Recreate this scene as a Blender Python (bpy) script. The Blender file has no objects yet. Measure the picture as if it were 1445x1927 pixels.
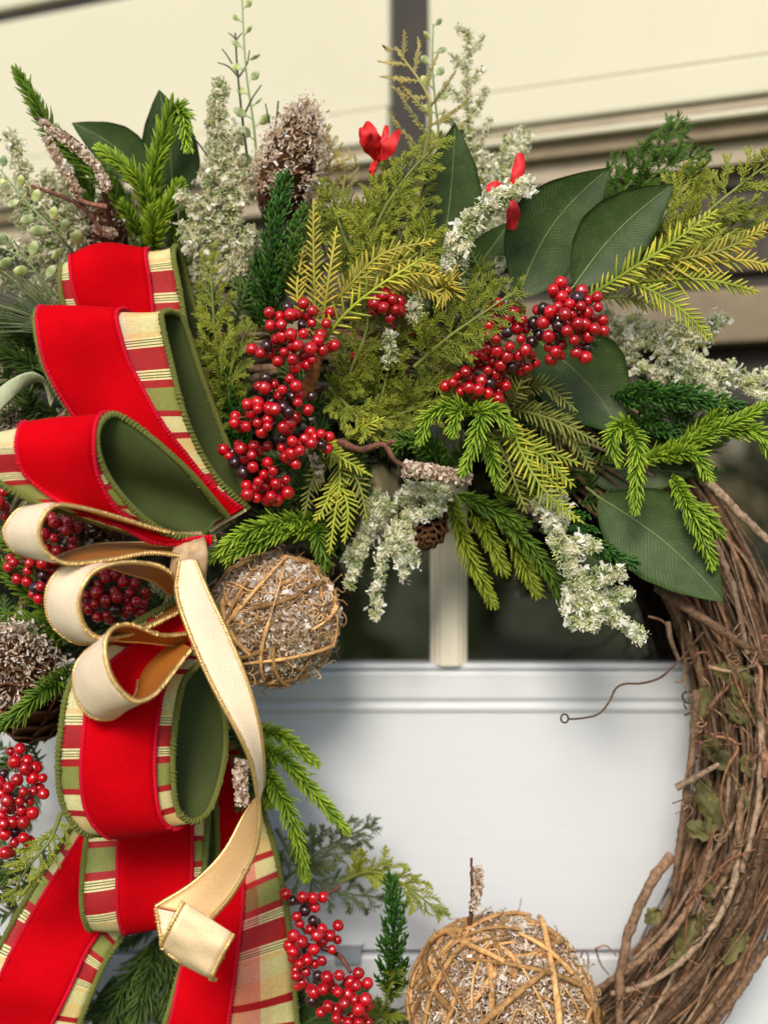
import bpy, bmesh, math, random
import numpy as np
from mathutils import Vector, Matrix, Euler
SC = bpy.context.scene
COL = SC.collection
R_ = math.radians
rng = np.random.default_rng(7)
random.seed(7)

# ------------------------------------------------------------------ camera
FPX = 2400.0                      # focal length in photograph pixels
W_, H_ = 1445.0, 1927.0
cam_d = bpy.data.cameras.new('camera')
cam = bpy.data.objects.new('camera', cam_d); COL.objects.link(cam)
cam.location = (0, -1.0, 0); cam.rotation_euler = (R_(90), 0, 0)
cam_d.sensor_fit = 'VERTICAL'; cam_d.sensor_height = 36.0; cam_d.sensor_width = 27.0
cam_d.lens = FPX / H_ * 36.0
cam_d.clip_start = 0.02; cam_d.clip_end = 300
cam_d.dof.use_dof = True; cam_d.dof.focus_distance = 0.85; cam_d.dof.aperture_fstop = 2.7
SC.camera = cam

# ------------------------------------------------------------------ sky, sun, exposure
SUN_EL, SUN_AZ = R_(33), R_(-10)   # azimuth from the camera axis (-Y) towards +X
sdir = Vector((math.cos(SUN_EL) * math.sin(SUN_AZ), -math.cos(SUN_EL) * math.cos(SUN_AZ), math.sin(SUN_EL)))
world = bpy.data.worlds.new('World'); SC.world = world; world.use_nodes = True
wn = world.node_tree; bg = wn.nodes['Background']
sky = wn.nodes.new('ShaderNodeTexSky'); sky.sky_type = 'NISHITA'; sky.sun_disc = False
sky.sun_elevation = SUN_EL; sky.sun_rotation = math.atan2(sdir.x, sdir.y)
sky.dust_density = 1.6; sky.air_density = 1.0; sky.ozone_density = 1.0
wn.links.new(sky.outputs[0], bg.inputs[0]); bg.inputs[1].default_value = 0.13
sl = bpy.data.lights.new('sun', 'SUN'); sl.energy = 2.0; sl.angle = R_(19); sl.color = (1.0, 0.90, 0.74)
so = bpy.data.objects.new('sun', sl); COL.objects.link(so)
so.rotation_euler = (-sdir).to_track_quat('-Z', 'Y').to_euler()
SC.view_settings.view_transform = 'Standard'; SC.view_settings.look = 'None'
SC.view_settings.exposure = 0.60; SC.view_settings.gamma = 1.0
SC.cycles.max_bounces = 10; SC.cycles.diffuse_bounces = 7; SC.cycles.glossy_bounces = 3
SC.cycles.transparent_max_bounces = 8
SC.cycles.use_denoising = True

# ------------------------------------------------------------------ basic helpers
def P(px, py, h=0.1):
    """point seen at photograph pixel (px, py), h metres in front of the door face"""
    d = 1.0 - h
    return np.array(((px - W_ / 2) / FPX * d, -h, -(py - H_ / 2) / FPX * d))
K = 0.000367                      # metres per photograph pixel on the wreath
def PP(pts, h0=0.1):
    return np.array([P(p[0], p[1], p[2] if len(p) > 2 else h0) for p in pts])
def nrm(a):
    return a / np.maximum(np.linalg.norm(a, axis=-1, keepdims=True), 1e-9)
def spline(pts, n, tt=None):
    """centripetal-ish Catmull-Rom through pts (k,3), n samples; tt = shared knot values"""
    pts = np.asarray(pts, float)
    if len(pts) == 2:
        t = np.linspace(0, 1, n)[:, None]
        return pts[0] * (1 - t) + pts[1] * t
    if tt is None:
        d = np.sqrt(np.linalg.norm(np.diff(pts, axis=0), axis=1)) + 1e-6
        d = np.linalg.norm(np.diff(pts, axis=0), axis=1) ** 0.7 + 1e-6
        tt = np.concatenate([[0], np.cumsum(d)])
    k = len(pts)
    m = np.zeros_like(pts)
    for i in range(k):
        a, b = max(i - 1, 0), min(i + 1, k - 1)
        m[i] = (pts[b] - pts[a]) / (tt[b] - tt[a])
    t = np.linspace(tt[0], tt[-1], n)
    i = np.clip(np.searchsorted(tt, t, side='right') - 1, 0, k - 2)
    dt = (tt[i + 1] - tt[i]); s = ((t - tt[i]) / dt)[:, None]; dt = dt[:, None]
    return ((2*s**3 - 3*s**2 + 1) * pts[i] + (s**3 - 2*s**2 + s) * dt * m[i]
            + (-2*s**3 + 3*s**2) * pts[i + 1] + (s**3 - s**2) * dt * m[i + 1])
def resample(path, n):
    d = np.concatenate([[0], np.cumsum(np.linalg.norm(np.diff(path, axis=0), axis=1))])
    t = np.linspace(0, d[-1], n)
    return np.stack([np.interp(t, d, path[:, k]) for k in range(3)], 1)
def length(path):
    return float(np.linalg.norm(np.diff(path, axis=0), axis=1).sum())

class Geo:
    """collects vertices, quads and two float attributes (tip, rnd)"""
    def __init__(s): s.v, s.f, s.t, s.r, s.uv, s.n = [], [], [], [], [], 0
    def add(s, v, f, tip=None, rnd=None):
        v = np.asarray(v, float).reshape(-1, 3); k = len(v)
        s.v.append(v); s.f.append(np.asarray(f, np.int64).reshape(-1, 4) + s.n)
        s.t.append(np.zeros(k) if tip is None else np.broadcast_to(tip, (k,)).astype(float))
        s.r.append(np.full(k, rng.random()) if rnd is None else np.broadcast_to(rnd, (k,)).astype(float))
        s.n += k
        return s
    def tubes(s, paths, radii, R=5, flat=1.0, ref=None, tip=None, rnd=None, cap=False):
        paths = np.asarray(paths, float)
        if paths.ndim == 2: paths = paths[None]
        Kn, S, _ = paths.shape
        radii = np.broadcast_to(np.asarray(radii, float), (Kn, S))
        T = nrm(np.gradient(paths, axis=1))
        if ref is None:
            ch = nrm(paths[:, -1] - paths[:, 0] + 1e-7)
            ref = np.where(np.abs(ch[:, 1:2]) < 0.8, np.array([[0, 1.0, 0]]), np.array([[1.0, 0, 0]]))
        ref = np.broadcast_to(np.asarray(ref, float), (Kn, 3))
        N = nrm(np.cross(T, ref[:, None, :])); B = np.cross(T, N)
        a = np.arange(R) / R * 2 * math.pi
        ca, sa = np.cos(a)[None, None, :, None], np.sin(a)[None, None, :, None] * flat
        v = paths[:, :, None, :] + radii[:, :, None, None] * (N[:, :, None, :] * ca + B[:, :, None, :] * sa)
        k, i, j = np.meshgrid(np.arange(Kn), np.arange(S - 1), np.arange(R), indexing='ij')
        b = k * S * R + i * R; j2 = (j + 1) % R
        f = np.stack([b + j, b + j2, b + R + j2, b + R + j], -1).reshape(-1, 4)
        if tip is None: tip = np.broadcast_to(np.linspace(0, 1, S)[None, :, None], (Kn, S, R))
        else: tip = np.broadcast_to(np.asarray(tip, float).reshape(Kn, -1, 1), (Kn, S, R))
        if rnd is None: rnd = rng.random(Kn)
        rnd = np.broadcast_to(np.asarray(rnd).reshape(-1, 1, 1), (Kn, S, R))
        s.add(v, f, tip.reshape(-1), rnd.reshape(-1))
        if cap:
            c = [];
            for q in range(Kn):
                for e in (0, S - 1):
                    o = s.n - Kn * S * R + q * S * R + e * R
                    for w in range(1, R - 1, 2):
                        c.append([o, o + w, o + w + 1, o + min(w + 2, R - 1)] if w + 2 < R else [o, o + w, o + w + 1, o + w + 1])
            c = [x for x in c if x[2] != x[3]]
            if c: s.f.append(np.array(c, np.int64))
        return s

def make_mesh(name, V, F, tip=None, rnd=None, uv=None, smooth=True, midx=None):
    me = bpy.data.meshes.new(name)
    n, m = len(V), len(F)
    me.vertices.add(n); me.vertices.foreach_set('co', np.asarray(V, np.float32).ravel())
    me.loops.add(m * 4); me.loops.foreach_set('vertex_index', np.asarray(F, np.int32).ravel())
    me.polygons.add(m)
    me.polygons.foreach_set('loop_start', np.arange(0, m * 4, 4, dtype=np.int32))
    if midx is not None: me.polygons.foreach_set('material_index', np.asarray(midx, np.int32))
    me.update(calc_edges=True)
    me.polygons.foreach_set('use_smooth', np.full(m, smooth))
    if tip is not None:
        a = me.attributes.new('tip', 'FLOAT', 'POINT'); a.data.foreach_set('value', np.asarray(tip, np.float32))
    if rnd is not None:
        a = me.attributes.new('rnd', 'FLOAT', 'POINT'); a.data.foreach_set('value', np.asarray(rnd, np.float32))
    if uv is not None:
        l = me.uv_layers.new(name='UVMap'); l.data.foreach_set('uv', np.asarray(uv, np.float32)[np.asarray(F).ravel()].ravel())
    return me

ROOT_LOC = {}
def tag(o, label=None, cat=None, group=None, kind=None):
    if label: o['label'] = label
    if cat: o['category'] = cat
    if group: o['group'] = group
    if kind: o['kind'] = kind
    return o
def thing(name, label, cat, loc, group=None):
    o = bpy.data.objects.new(name, None); COL.objects.link(o)
    o.empty_display_size = 0.01
    o.location = loc; ROOT_LOC[o.name] = np.asarray(loc, float)
    return tag(o, label, cat, group)
def origin(o):
    while o is not None and o.name not in ROOT_LOC: o = o.parent
    return ROOT_LOC[o.name] if o is not None else np.zeros(3)
def part(parent, name, geo, mat, kind=None, smooth=True, uv=None, midx=None, label=None):
    """links a Geo (world coordinates) as one mesh under parent"""
    V = np.concatenate(geo.v) - origin(parent); F = np.concatenate(geo.f)
    me = make_mesh(name, V, F, np.concatenate(geo.t), np.concatenate(geo.r), uv, smooth, midx)
    for m in (mat if isinstance(mat, (list, tuple)) else [mat]): me.materials.append(m)
    o = bpy.data.objects.new(name, me); COL.objects.link(o); o.parent = parent
    return tag(o, label, None, None, kind)
def share(parent, name, me, M):
    """links shared mesh data under parent with a local matrix whose location is in world space"""
    o = bpy.data.objects.new(name, me); COL.objects.link(o); o.parent = parent
    M = M.copy(); M.translation = M.translation - Vector(origin(parent))
    o.matrix_local = M
    return o
def beveled_box(x0, y0, z0, x1, y1, z1, bev=0.001):
    bm = bmesh.new(); bmesh.ops.create_cube(bm, size=1.0)
    for v in bm.verts:
        v.co = Vector((x0 + (v.co.x + .5) * (x1 - x0), y0 + (v.co.y + .5) * (y1 - y0), z0 + (v.co.z + .5) * (z1 - z0)))
    if bev: bmesh.ops.bevel(bm, geom=bm.edges[:], offset=bev, segments=2, affect='EDGES', profile=0.5)
    return bm
def bm_part(parent, name, bm, mat, kind=None, M=None, smooth=False):
    me = bpy.data.meshes.new(name)
    if M is not None: bm.transform(M)
    off = Vector(origin(parent))
    for v in bm.verts: v.co -= off
    bm.to_mesh(me); bm.free(); me.materials.append(mat)
    for p in me.polygons: p.use_smooth = smooth
    o = bpy.data.objects.new(name, me); COL.objects.link(o)
    if parent is not None: o.parent = parent
    return tag(o, kind=kind)

# ------------------------------------------------------------------ materials
def mat_base(name):
    m = bpy.data.materials.new(name); m.use_nodes = True
    nt = m.node_tree; b = nt.nodes['Principled BSDF']
    return m, nt, b
def N_(nt, t, **kw):
    n = nt.nodes.new(t)
    for k, v in kw.items(): setattr(n, k, v)
    return n
def noise(nt, scale, detail=3, coord='Object', rough=0.5, vec_scale=None):
    tc = N_(nt, 'ShaderNodeTexCoord'); n = N_(nt, 'ShaderNodeTexNoise')
    n.inputs['Scale'].default_value = scale; n.inputs['Detail'].default_value = detail; n.inputs['Roughness'].default_value = rough
    if vec_scale:
        mp = N_(nt, 'ShaderNodeMapping'); mp.inputs['Scale'].default_value = vec_scale
        nt.links.new(tc.outputs[coord], mp.inputs[0]); nt.links.new(mp.outputs[0], n.inputs['Vector'])
    else: nt.links.new(tc.outputs[coord], n.inputs['Vector'])
    return n
def ramp(nt, src, stops, interp='LINEAR'):
    r = N_(nt, 'ShaderNodeValToRGB'); r.color_ramp.interpolation = interp
    e = r.color_ramp.elements
    e[0].position, e[0].color = stops[0][0], (*stops[0][1], 1)
    e[1].position, e[1].color = stops[1][0], (*stops[1][1], 1)
    for p, c in stops[2:]:
        x = e.new(p); x.color = (*c, 1)
    nt.links.new(src, r.inputs[0]); return r
def attr(nt, name):
    a = N_(nt, 'ShaderNodeAttribute'); a.attribute_name = name; return a.outputs['Fac']
def mix(nt, a, b, fac, mode='MIX'):
    m = N_(nt, 'ShaderNodeMix', data_type='RGBA', blend_type=mode)
    def put(s, v):
        if isinstance(v, (tuple, list)): s.default_value = (*v, 1) if len(v) == 3 else v
        elif isinstance(v, (int, float)): s.default_value = v
        else: nt.links.new(v, s)
    put(m.inputs[6], a); put(m.inputs[7], b); put(m.inputs[0], fac)
    return m.outputs[2]
def bump(nt, b, src, strength=0.3, dist=0.001):
    n = N_(nt, 'ShaderNodeBump'); n.inputs['Strength'].default_value = strength; n.inputs['Distance'].default_value = dist
    nt.links.new(src, n.inputs['Height']); nt.links.new(n.outputs[0], b.inputs['Normal'])
def foliage(name, base, tip, dark=None, rough=0.5, transl=0.25):
    """plastic needle: base colour to tip colour along the needle, a little hue drift between needles"""
    m, nt, b = mat_base(name)
    dark = dark or tuple(c * 0.6 for c in base)
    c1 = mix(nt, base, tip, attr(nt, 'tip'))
    r = ramp(nt, attr(nt, 'rnd'), [(0.0, (0.62, 0.70, 0.7)), (0.5, (1, 1, 1)), (1.0, (1.28, 1.2, 1.0))])
    c2 = mix(nt, c1, r.outputs[0], 1.0, 'MULTIPLY')
    n = noise(nt, 40, 2)
    rr = ramp(nt, n.outputs['Fac'], [(0.3, (0.75, 0.8, 0.8)), (0.7, (1.15, 1.1, 1.05))])
    c3 = mix(nt, c2, rr.outputs[0], 1.0, 'MULTIPLY')
    nt.links.new(c3, b.inputs['Base Color']); b.inputs['Roughness'].default_value = rough
    b.inputs['Specular IOR Level'].default_value = 0.35
    tr = N_(nt, 'ShaderNodeBsdfTranslucent'); nt.links.new(c3, tr.inputs[0])
    ms = N_(nt, 'ShaderNodeMixShader'); ms.inputs[0].default_value = transl
    nt.links.new(b.outputs[0], ms.inputs[1]); nt.links.new(tr.outputs[0], ms.inputs[2])
    nt.links.new(ms.outputs[0], nt.nodes['Material Output'].inputs[0])
    return m
def plain(name, col, rough=0.5, nscale=None, var=0.15, bmp=0, metal=0, spec=0.4, sheen=0, vec=None, dist=0.0006):
    m, nt, b = mat_base(name)
    b.inputs['Roughness'].default_value = rough; b.inputs['Metallic'].default_value = metal
    b.inputs['Specular IOR Level'].default_value = spec
    if sheen:
        b.inputs['Sheen Weight'].default_value = sheen; b.inputs['Sheen Roughness'].default_value = 0.4
        b.inputs['Sheen Tint'].default_value = (*[min(1, c * 1.6 + .05) for c in col], 1)
    if nscale:
        n = noise(nt, nscale, 4, vec_scale=vec)
        r = ramp(nt, n.outputs['Fac'], [(0.25, tuple(c * (1 - var) for c in col)), (0.75, tuple(min(1, c * (1 + var)) for c in col))])
        nt.links.new(r.outputs[0], b.inputs['Base Color'])
        if bmp: bump(nt, b, n.outputs['Fac'], bmp, dist)
    else: b.inputs['Base Color'].default_value = (*col, 1)
    return m

M_ = {}
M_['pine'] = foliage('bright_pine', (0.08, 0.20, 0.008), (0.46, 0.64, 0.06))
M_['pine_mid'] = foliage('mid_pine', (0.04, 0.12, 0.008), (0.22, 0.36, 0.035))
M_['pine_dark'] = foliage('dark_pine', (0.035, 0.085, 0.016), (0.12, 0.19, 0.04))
M_['spring'] = foliage('yellow_pine', (0.10, 0.16, 0.01), (0.42, 0.50, 0.04))
M_['cedar_gold'] = foliage('gold_cedar', (0.34, 0.36, 0.045), (0.74, 0.56, 0.11))
M_['cedar_lime'] = foliage('lime_cedar', (0.24, 0.34, 0.03), (0.70, 0.66, 0.09))
M_['cedar_olive'] = foliage('olive_cedar', (0.14, 0.17, 0.03), (0.36, 0.37, 0.09))
M_['feather'] = foliage('feather_olive', (0.12, 0.165, 0.016), (0.36, 0.40, 0.05))
M_['feather_lime'] = foliage('feather_lime', (0.19, 0.25, 0.022), (0.48, 0.50, 0.07))
M_['feather_straw'] = foliage('feather_straw', (0.36, 0.33, 0.10), (0.68, 0.56, 0.24))
M_['feather_shade'] = foliage('feather_grey', (0.10, 0.14, 0.06), (0.17, 0.20, 0.10))
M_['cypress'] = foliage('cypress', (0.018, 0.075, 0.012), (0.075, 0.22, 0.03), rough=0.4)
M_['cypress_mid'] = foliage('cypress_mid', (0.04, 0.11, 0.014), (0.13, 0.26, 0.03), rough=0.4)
M_['sage'] = foliage('sage', (0.46, 0.58, 0.24), (0.80, 0.84, 0.56), rough=0.6, transl=0.5)
M_['stem_green'] = plain('green_stem', (0.16, 0.19, 0.04), 0.5, 60, 0.25)
M_['stem_sage'] = plain('sage_stem', (0.20, 0.30, 0.12), 0.55, 60, 0.2)
M_['stem_dark'] = plain('dark_stem', (0.035, 0.04, 0.025), 0.6, 60, 0.3)
M_['wrap'] = plain('floral_wrap', (0.30, 0.10, 0.03), 0.6, 90, 0.35, 0.4)

def leaf_mat(name, col):
    m, nt, b = mat_base(name)
    uv = N_(nt, 'ShaderNodeUVMap'); sx = N_(nt, 'ShaderNodeSeparateXYZ'); nt.links.new(uv.outputs[0], sx.inputs[0])
    # side veins: stripes of (v - 0.35*|u|), broken up by noise
    ab = N_(nt, 'ShaderNodeMath', operation='ABSOLUTE'); nt.links.new(sx.outputs[0], ab.inputs[0])
    mu = N_(nt, 'ShaderNodeMath', operation='MULTIPLY_ADD'); nt.links.new(ab.outputs[0], mu.inputs[0]); mu.inputs[1].default_value = -0.22; nt.links.new(sx.outputs[1], mu.inputs[2])
    sc = N_(nt, 'ShaderNodeMath', operation='MULTIPLY'); nt.links.new(mu.outputs[0], sc.inputs[0]); sc.inputs[1].default_value = 38
    fr = N_(nt, 'ShaderNodeMath', operation='FRACT'); nt.links.new(sc.outputs[0], fr.inputs[0])
    lt = N_(nt, 'ShaderNodeMath', operation='LESS_THAN'); nt.links.new(fr.outputs[0], lt.inputs[0]); lt.inputs[1].default_value = 0.085
    n = noise(nt, 90, 3); cut = N_(nt, 'ShaderNodeMath', operation='GREATER_THAN'); nt.links.new(n.outputs['Fac'], cut.inputs[0]); cut.inputs[1].default_value = 0.5
    vm = N_(nt, 'ShaderNodeMath', operation='MULTIPLY'); nt.links.new(lt.outputs[0], vm.inputs[0]); nt.links.new(cut.outputs[0], vm.inputs[1])
    vf = N_(nt, 'ShaderNodeMath', operation='MULTIPLY'); nt.links.new(vm.outputs[0], vf.inputs[0]); vf.inputs[1].default_value = 0.24
    n2 = noise(nt, 22, 4)
    base = ramp(nt, n2.outputs['Fac'], [(0.3, tuple(c * 0.75 for c in col)), (0.7, (col[0] * 1.5, col[1] * 1.2, col[2] * 1.15))])
    n4 = noise(nt, 900, 1)
    sp = ramp(nt, n4.outputs['Fac'], [(0.64, (0, 0, 0)), (0.76, (0.22, 0.22, 0.22))])
    c0 = mix(nt, base.outputs[0], (0.30, 0.36, 0.12), sp.outputs[0])
    c = mix(nt, c0, (0.36, 0.42, 0.16), vf.outputs[0])
    nt.links.new(c, b.inputs['Base Color']); b.inputs['Roughness'].default_value = 0.5; b.inputs['Specular IOR Level'].default_value = 0.22
    n3 = noise(nt, 700, 2); bump(nt, b, n3.outputs['Fac'], 0.18, 0.0004)
    return m
M_['leaf'] = leaf_mat('broad_leaf', (0.024, 0.055, 0.013))
M_['leaf_light'] = leaf_mat('broad_leaf_light', (0.029, 0.063, 0.016))
M_['midrib'] = plain('leaf_midrib', (0.21, 0.28, 0.09), 0.5, 200, 0.3)

def berry_mat(name, col, rough, nscale=120):
    m, nt, b = mat_base(name)
    oi = N_(nt, 'ShaderNodeObjectInfo')
    r = ramp(nt, oi.outputs['Random'], [(0, tuple(c * 0.72 for c in col)), (1, tuple(min(1, c * 1.15) for c in col))])
    n = noise(nt, nscale, 3)
    rr = ramp(nt, n.outputs['Fac'], [(0.35, (0.6, 0.6, 0.6)), (0.6, (1, 1, 1))])
    nt.links.new(mix(nt, r.outputs[0], rr.outputs[0], 0.7, 'MULTIPLY'), b.inputs['Base Color'])
    b.inputs['Roughness'].default_value = rough; b.inputs['Coat Weight'].default_value = 0.7; b.inputs['Coat Roughness'].default_value = 0.10
    n2 = noise(nt, 260, 3); bump(nt, b, n2.outputs['Fac'], 0.25, 0.0008)
    return m
M_['berry'] = berry_mat('red_berry', (0.50, 0.002, 0.010), 0.22)
M_['berry_dark'] = berry_mat('black_berry', (0.035, 0.008, 0.012), 0.28)

def flake_mat(name, stops, gloss=0.25):
    m, nt, b = mat_base(name)
    r = ramp(nt, attr(nt, 'rnd'), stops)
    nt.links.new(r.outputs[0], b.inputs['Base Color'])
    rg = ramp(nt, attr(nt, 'tip'), [(0.0, (0.6,) * 3), (1.0, (gloss,) * 3)])
    nt.links.new(rg.outputs[0], b.inputs['Roughness'])
    tr = N_(nt, 'ShaderNodeBsdfTranslucent'); nt.links.new(r.outputs[0], tr.inputs[0])
    ms = N_(nt, 'ShaderNodeMixShader'); ms.inputs[0].default_value = 0.42
    nt.links.new(b.outputs[0], ms.inputs[1]); nt.links.new(tr.outputs[0], ms.inputs[2])
    nt.links.new(ms.outputs[0], nt.nodes['Material Output'].inputs[0])
    return m
M_['flake_sage'] = flake_mat('sage_frost', [(0.0, (0.56, 0.56, 0.32)), (0.2, (0.84, 0.81, 0.60)), (0.5, (0.94, 0.91, 0.76)), (1.0, (0.96, 0.95, 0.90))])
M_['flake_olive'] = flake_mat('olive_frost', [(0.0, (0.38, 0.38, 0.19)), (0.25, (0.66, 0.62, 0.42)), (0.6, (0.87, 0.81, 0.63)), (1.0, (0.95, 0.92, 0.82))])
M_['flake_pink'] = flake_mat('bark_frost', [(0.0, (0.34, 0.18, 0.11)), (0.25, (0.60, 0.44, 0.32)), (0.6, (0.80, 0.68, 0.55)), (1.0, (0.90, 0.85, 0.80))])
M_['flake_ball'] = flake_mat('straw_frost', [(0.0, (0.40, 0.23, 0.11)), (0.25, (0.62, 0.45, 0.30)), (0.6, (0.80, 0.68, 0.54)), (1.0, (0.92, 0.90, 0.88))])

def bark(name, c_dark, c_light, scale=300):
    m, nt, b = mat_base(name)
    n = noise(nt, scale, 5, rough=0.65); n2 = noise(nt, 35, 2)
    r = ramp(nt, n.outputs['Fac'], [(0.3, c_dark), (0.62, c_light)])
    t = ramp(nt, attr(nt, 'rnd'), [(0, (0.42, 0.38, 0.35)), (0.5, (0.95, 0.90, 0.86)), (1, (1.5, 1.47, 1.44))])
    c = mix(nt, r.outputs[0], t.outputs[0], 1.0, 'MULTIPLY')
    t2 = ramp(nt, n2.outputs['Fac'], [(0.3, (0.7, 0.68, 0.65)), (0.7, (1.2, 1.15, 1.1))])
    nt.links.new(mix(nt, c, t2.outputs[0], 1.0, 'MULTIPLY'), b.inputs['Base Color'])
    b.inputs['Roughness'].default_value = 0.72; b.inputs['Specular IOR Level'].default_value = 0.25
    bump(nt, b, n.outputs['Fac'], 0.7, 0.0012)
    return m
M_['vine'] = bark('vine_bark', (0.070, 0.042, 0.027), (0.29, 0.19, 0.122))
M_['vine_red'] = bark('vine_bark_red', (0.085, 0.043, 0.025), (0.29, 0.16, 0.095))
M_['vine_grey'] = bark('vine_bark_grey', (0.10, 0.072, 0.052), (0.36, 0.27, 0.195))
M_['tendril'] = bark('tendril', (0.10, 0.05, 0.032), (0.29, 0.15, 0.09))
M_['tendril_pale'] = bark('tendril_pale', (0.30, 0.20, 0.12), (0.55, 0.40, 0.26))
M_['straw'] = bark('straw_twig', (0.26, 0.13, 0.045), (0.62, 0.39, 0.17), 220)
M_['straw_pale'] = bark('straw_fibre', (0.42, 0.26, 0.12), (0.68, 0.48, 0.26), 220)
M_['twig'] = bark('frosted_twig', (0.09, 0.035, 0.03), (0.26, 0.12, 0.09))
M_['cone'] = bark('cone_scale', (0.15, 0.06, 0.025), (0.46, 0.23, 0.11), 160)
M_['cone_dark'] = plain('cone_core', (0.05, 0.022, 0.012), 0.8)
M_['dried'] = plain('dried_leaf', (0.115, 0.105, 0.035), 0.7, 70, 0.6, 0.6)
M_['core'] = plain('ball_core', (0.055, 0.03, 0.014), 0.9, 150, 0.6, 0.6)  # dark colour stands in for the shade in gaps between the twigs

# cloth
def weave(nt, b, base_out, scale=1500, strength=0.25):
    uv = N_(nt, 'ShaderNodeUVMap')
    w1 = N_(nt, 'ShaderNodeTexWave', bands_direction='X'); w2 = N_(nt, 'ShaderNodeTexWave', bands_direction='Y')
    for w in (w1, w2):
        w.inputs['Scale'].default_value = scale; w.inputs['Distortion'].default_value = 1.5; nt.links.new(uv.outputs[0], w.inputs[0])
    return mix(nt, w1.outputs['Color'], w2.outputs['Color'], 0.5)
def plaid_mat(name, seq, period, pink=0.0, green=0.0):
    """woven ribbon: bands across the length (uv.y in metres), tinted warp bands across the width (uv.x 0..1)"""
    m, nt, b = mat_base(name)
    uv = N_(nt, 'ShaderNodeUVMap'); sx = N_(nt, 'ShaderNodeSeparateXYZ'); nt.links.new(uv.outputs[0], sx.inputs[0])
    d = N_(nt, 'ShaderNodeMath', operation='DIVIDE'); nt.links.new(sx.outputs[1], d.inputs[0]); d.inputs[1].default_value = period
    fr = N_(nt, 'ShaderNodeMath', operation='FRACT'); nt.links.new(d.outputs[0], fr.inputs[0])
    tot = sum(w for w, c in seq); pos = 0; stops = []
    for w, c in seq: stops.append((pos / tot, c)); pos += w
    band = ramp(nt, fr.outputs[0], stops, 'CONSTANT')
    warp = ramp(nt, sx.outputs[0], [(0.0, (0.9, 0.92, 0.74)), (0.09, (0.95, 0.94, 0.72)), (0.16, (0.98, 0.90, 0.74)),
                                    (0.30, (1.0, 0.84, 0.70)), (0.60, (1.0, 0.80, 0.80)), (0.72, (1.0, 0.84, 0.62)), (0.82, (0.97, 0.93, 0.66)), (0.97, (0.92, 0.95, 0.7))], 'CONSTANT')
    c = mix(nt, band.outputs[0], warp.outputs[0], 1.0, 'MULTIPLY')
    if pink:
        sel = ramp(nt, sx.outputs[0], [(0.0, (1, 1, 1)), (0.72, (0, 0, 0))], 'CONSTANT')
        c = mix(nt, c, mix(nt, c, (1.0, 0.50, 0.50), 1.0, 'MULTIPLY'), sel.outputs[0])
    # slub: thread-like streaks both ways
    a1 = noise(nt, 1.0, 3, 'UV', vec_scale=(14, 2600, 1)); a2 = noise(nt, 1.0, 3, 'UV', vec_scale=(190, 160, 1))
    s1 = ramp(nt, a1.outputs['Fac'], [(0.3, (0.80, 0.80, 0.80)), (0.7, (1.15, 1.15, 1.15))])
    s2 = ramp(nt, a2.outputs['Fac'], [(0.3, (0.84, 0.84, 0.84)), (0.7, (1.12, 1.12, 1.12))])
    c = mix(nt, mix(nt, c, s1.outputs[0], 1.0, 'MULTIPLY'), s2.outputs[0], 1.0, 'MULTIPLY')
    nt.links.new(c, b.inputs['Base Color']); b.inputs['Roughness'].default_value = 0.62
    b.inputs['Specular IOR Level'].default_value = 0.3
    bump(nt, b, a1.outputs['Fac'], 0.35, 0.0004)
    return m
CR, RD, OL, CG, FL, DK = (0.66, 0.51, 0.29), (0.36, 0.010, 0.018), (0.23, 0.26, 0.085), (0.62, 0.59, 0.39), (0.76, 0.70, 0.50), (0.13, 0.15, 0.05)
FINE = [(3, FL), (2, DK)] * 3 + [(3, FL)]
SEQ = [(34, CG), (15, RD), (38, CR), (34, CG), (10, CR)] + FINE + [(42, RD)] + FINE + [(14, RD), (42, OL), (13, RD)]
M_['plaid'] = plaid_mat('plaid_ribbon', SEQ, 268 * K)
M_['plaid_pink'] = plaid_mat('plaid_ribbon_tail', SEQ, 268 * K, pink=1)

def velvet(name, col, sheen_col, rough=0.85, sheen=0.5, spec=0.2):
    m, nt, b = mat_base(name)
    n = noise(nt, 1400, 3); n2 = noise(nt, 18, 4)
    r = ramp(nt, n2.outputs['Fac'], [(0.25, tuple(c * 0.74 for c in col)), (0.75, tuple(min(1, c * 1.12) for c in col))])
    r2 = ramp(nt, n.outputs['Fac'], [(0.3, (0.82,) * 3), (0.7, (1.15,) * 3)])
    nt.links.new(mix(nt, r.outputs[0], r2.outputs[0], 1.0, 'MULTIPLY'), b.inputs['Base Color'])
    b.inputs['Roughness'].default_value = rough; b.inputs['Specular IOR Level'].default_value = spec
    b.inputs['Sheen Weight'].default_value = sheen; b.inputs['Sheen Roughness'].default_value = 0.35
    b.inputs['Sheen Tint'].default_value = (*sheen_col, 1)
    bump(nt, b, n.outputs['Fac'], 0.25, 0.0005)
    return m
M_['red_velvet'] = velvet('red_velvet', (0.50, 0.0008, 0.005), (1.0, 0.10, 0.12), sheen=0.16, spec=0.03)
M_['green_velvet'] = velvet('green_velvet', (0.060, 0.080, 0.022), (0.40, 0.42, 0.18), sheen=0.22)
M_['green_cord'] = velvet('green_cord', (0.14, 0.155, 0.035), (0.4, 0.4, 0.15), sheen=0.3)
M_['red_cord'] = velvet('red_cord', (0.56, 0.002, 0.022), (0.9, 0.1, 0.15), sheen=0.1)
M_['cream_satin'] = velvet('cream_velvet', (0.85, 0.69, 0.50), (1.0, 0.9, 0.78), rough=0.6, sheen=0.3, spec=0.3)
M_['copper_satin'] = plain('copper_satin', (0.42, 0.15, 0.022), 0.45, 1200, 0.3, 0.3, metal=0.15)
M_['beige_satin'] = plain('beige_satin', (0.62, 0.40, 0.18), 0.45, 1200, 0.2, 0.3, metal=0.25)
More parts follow.
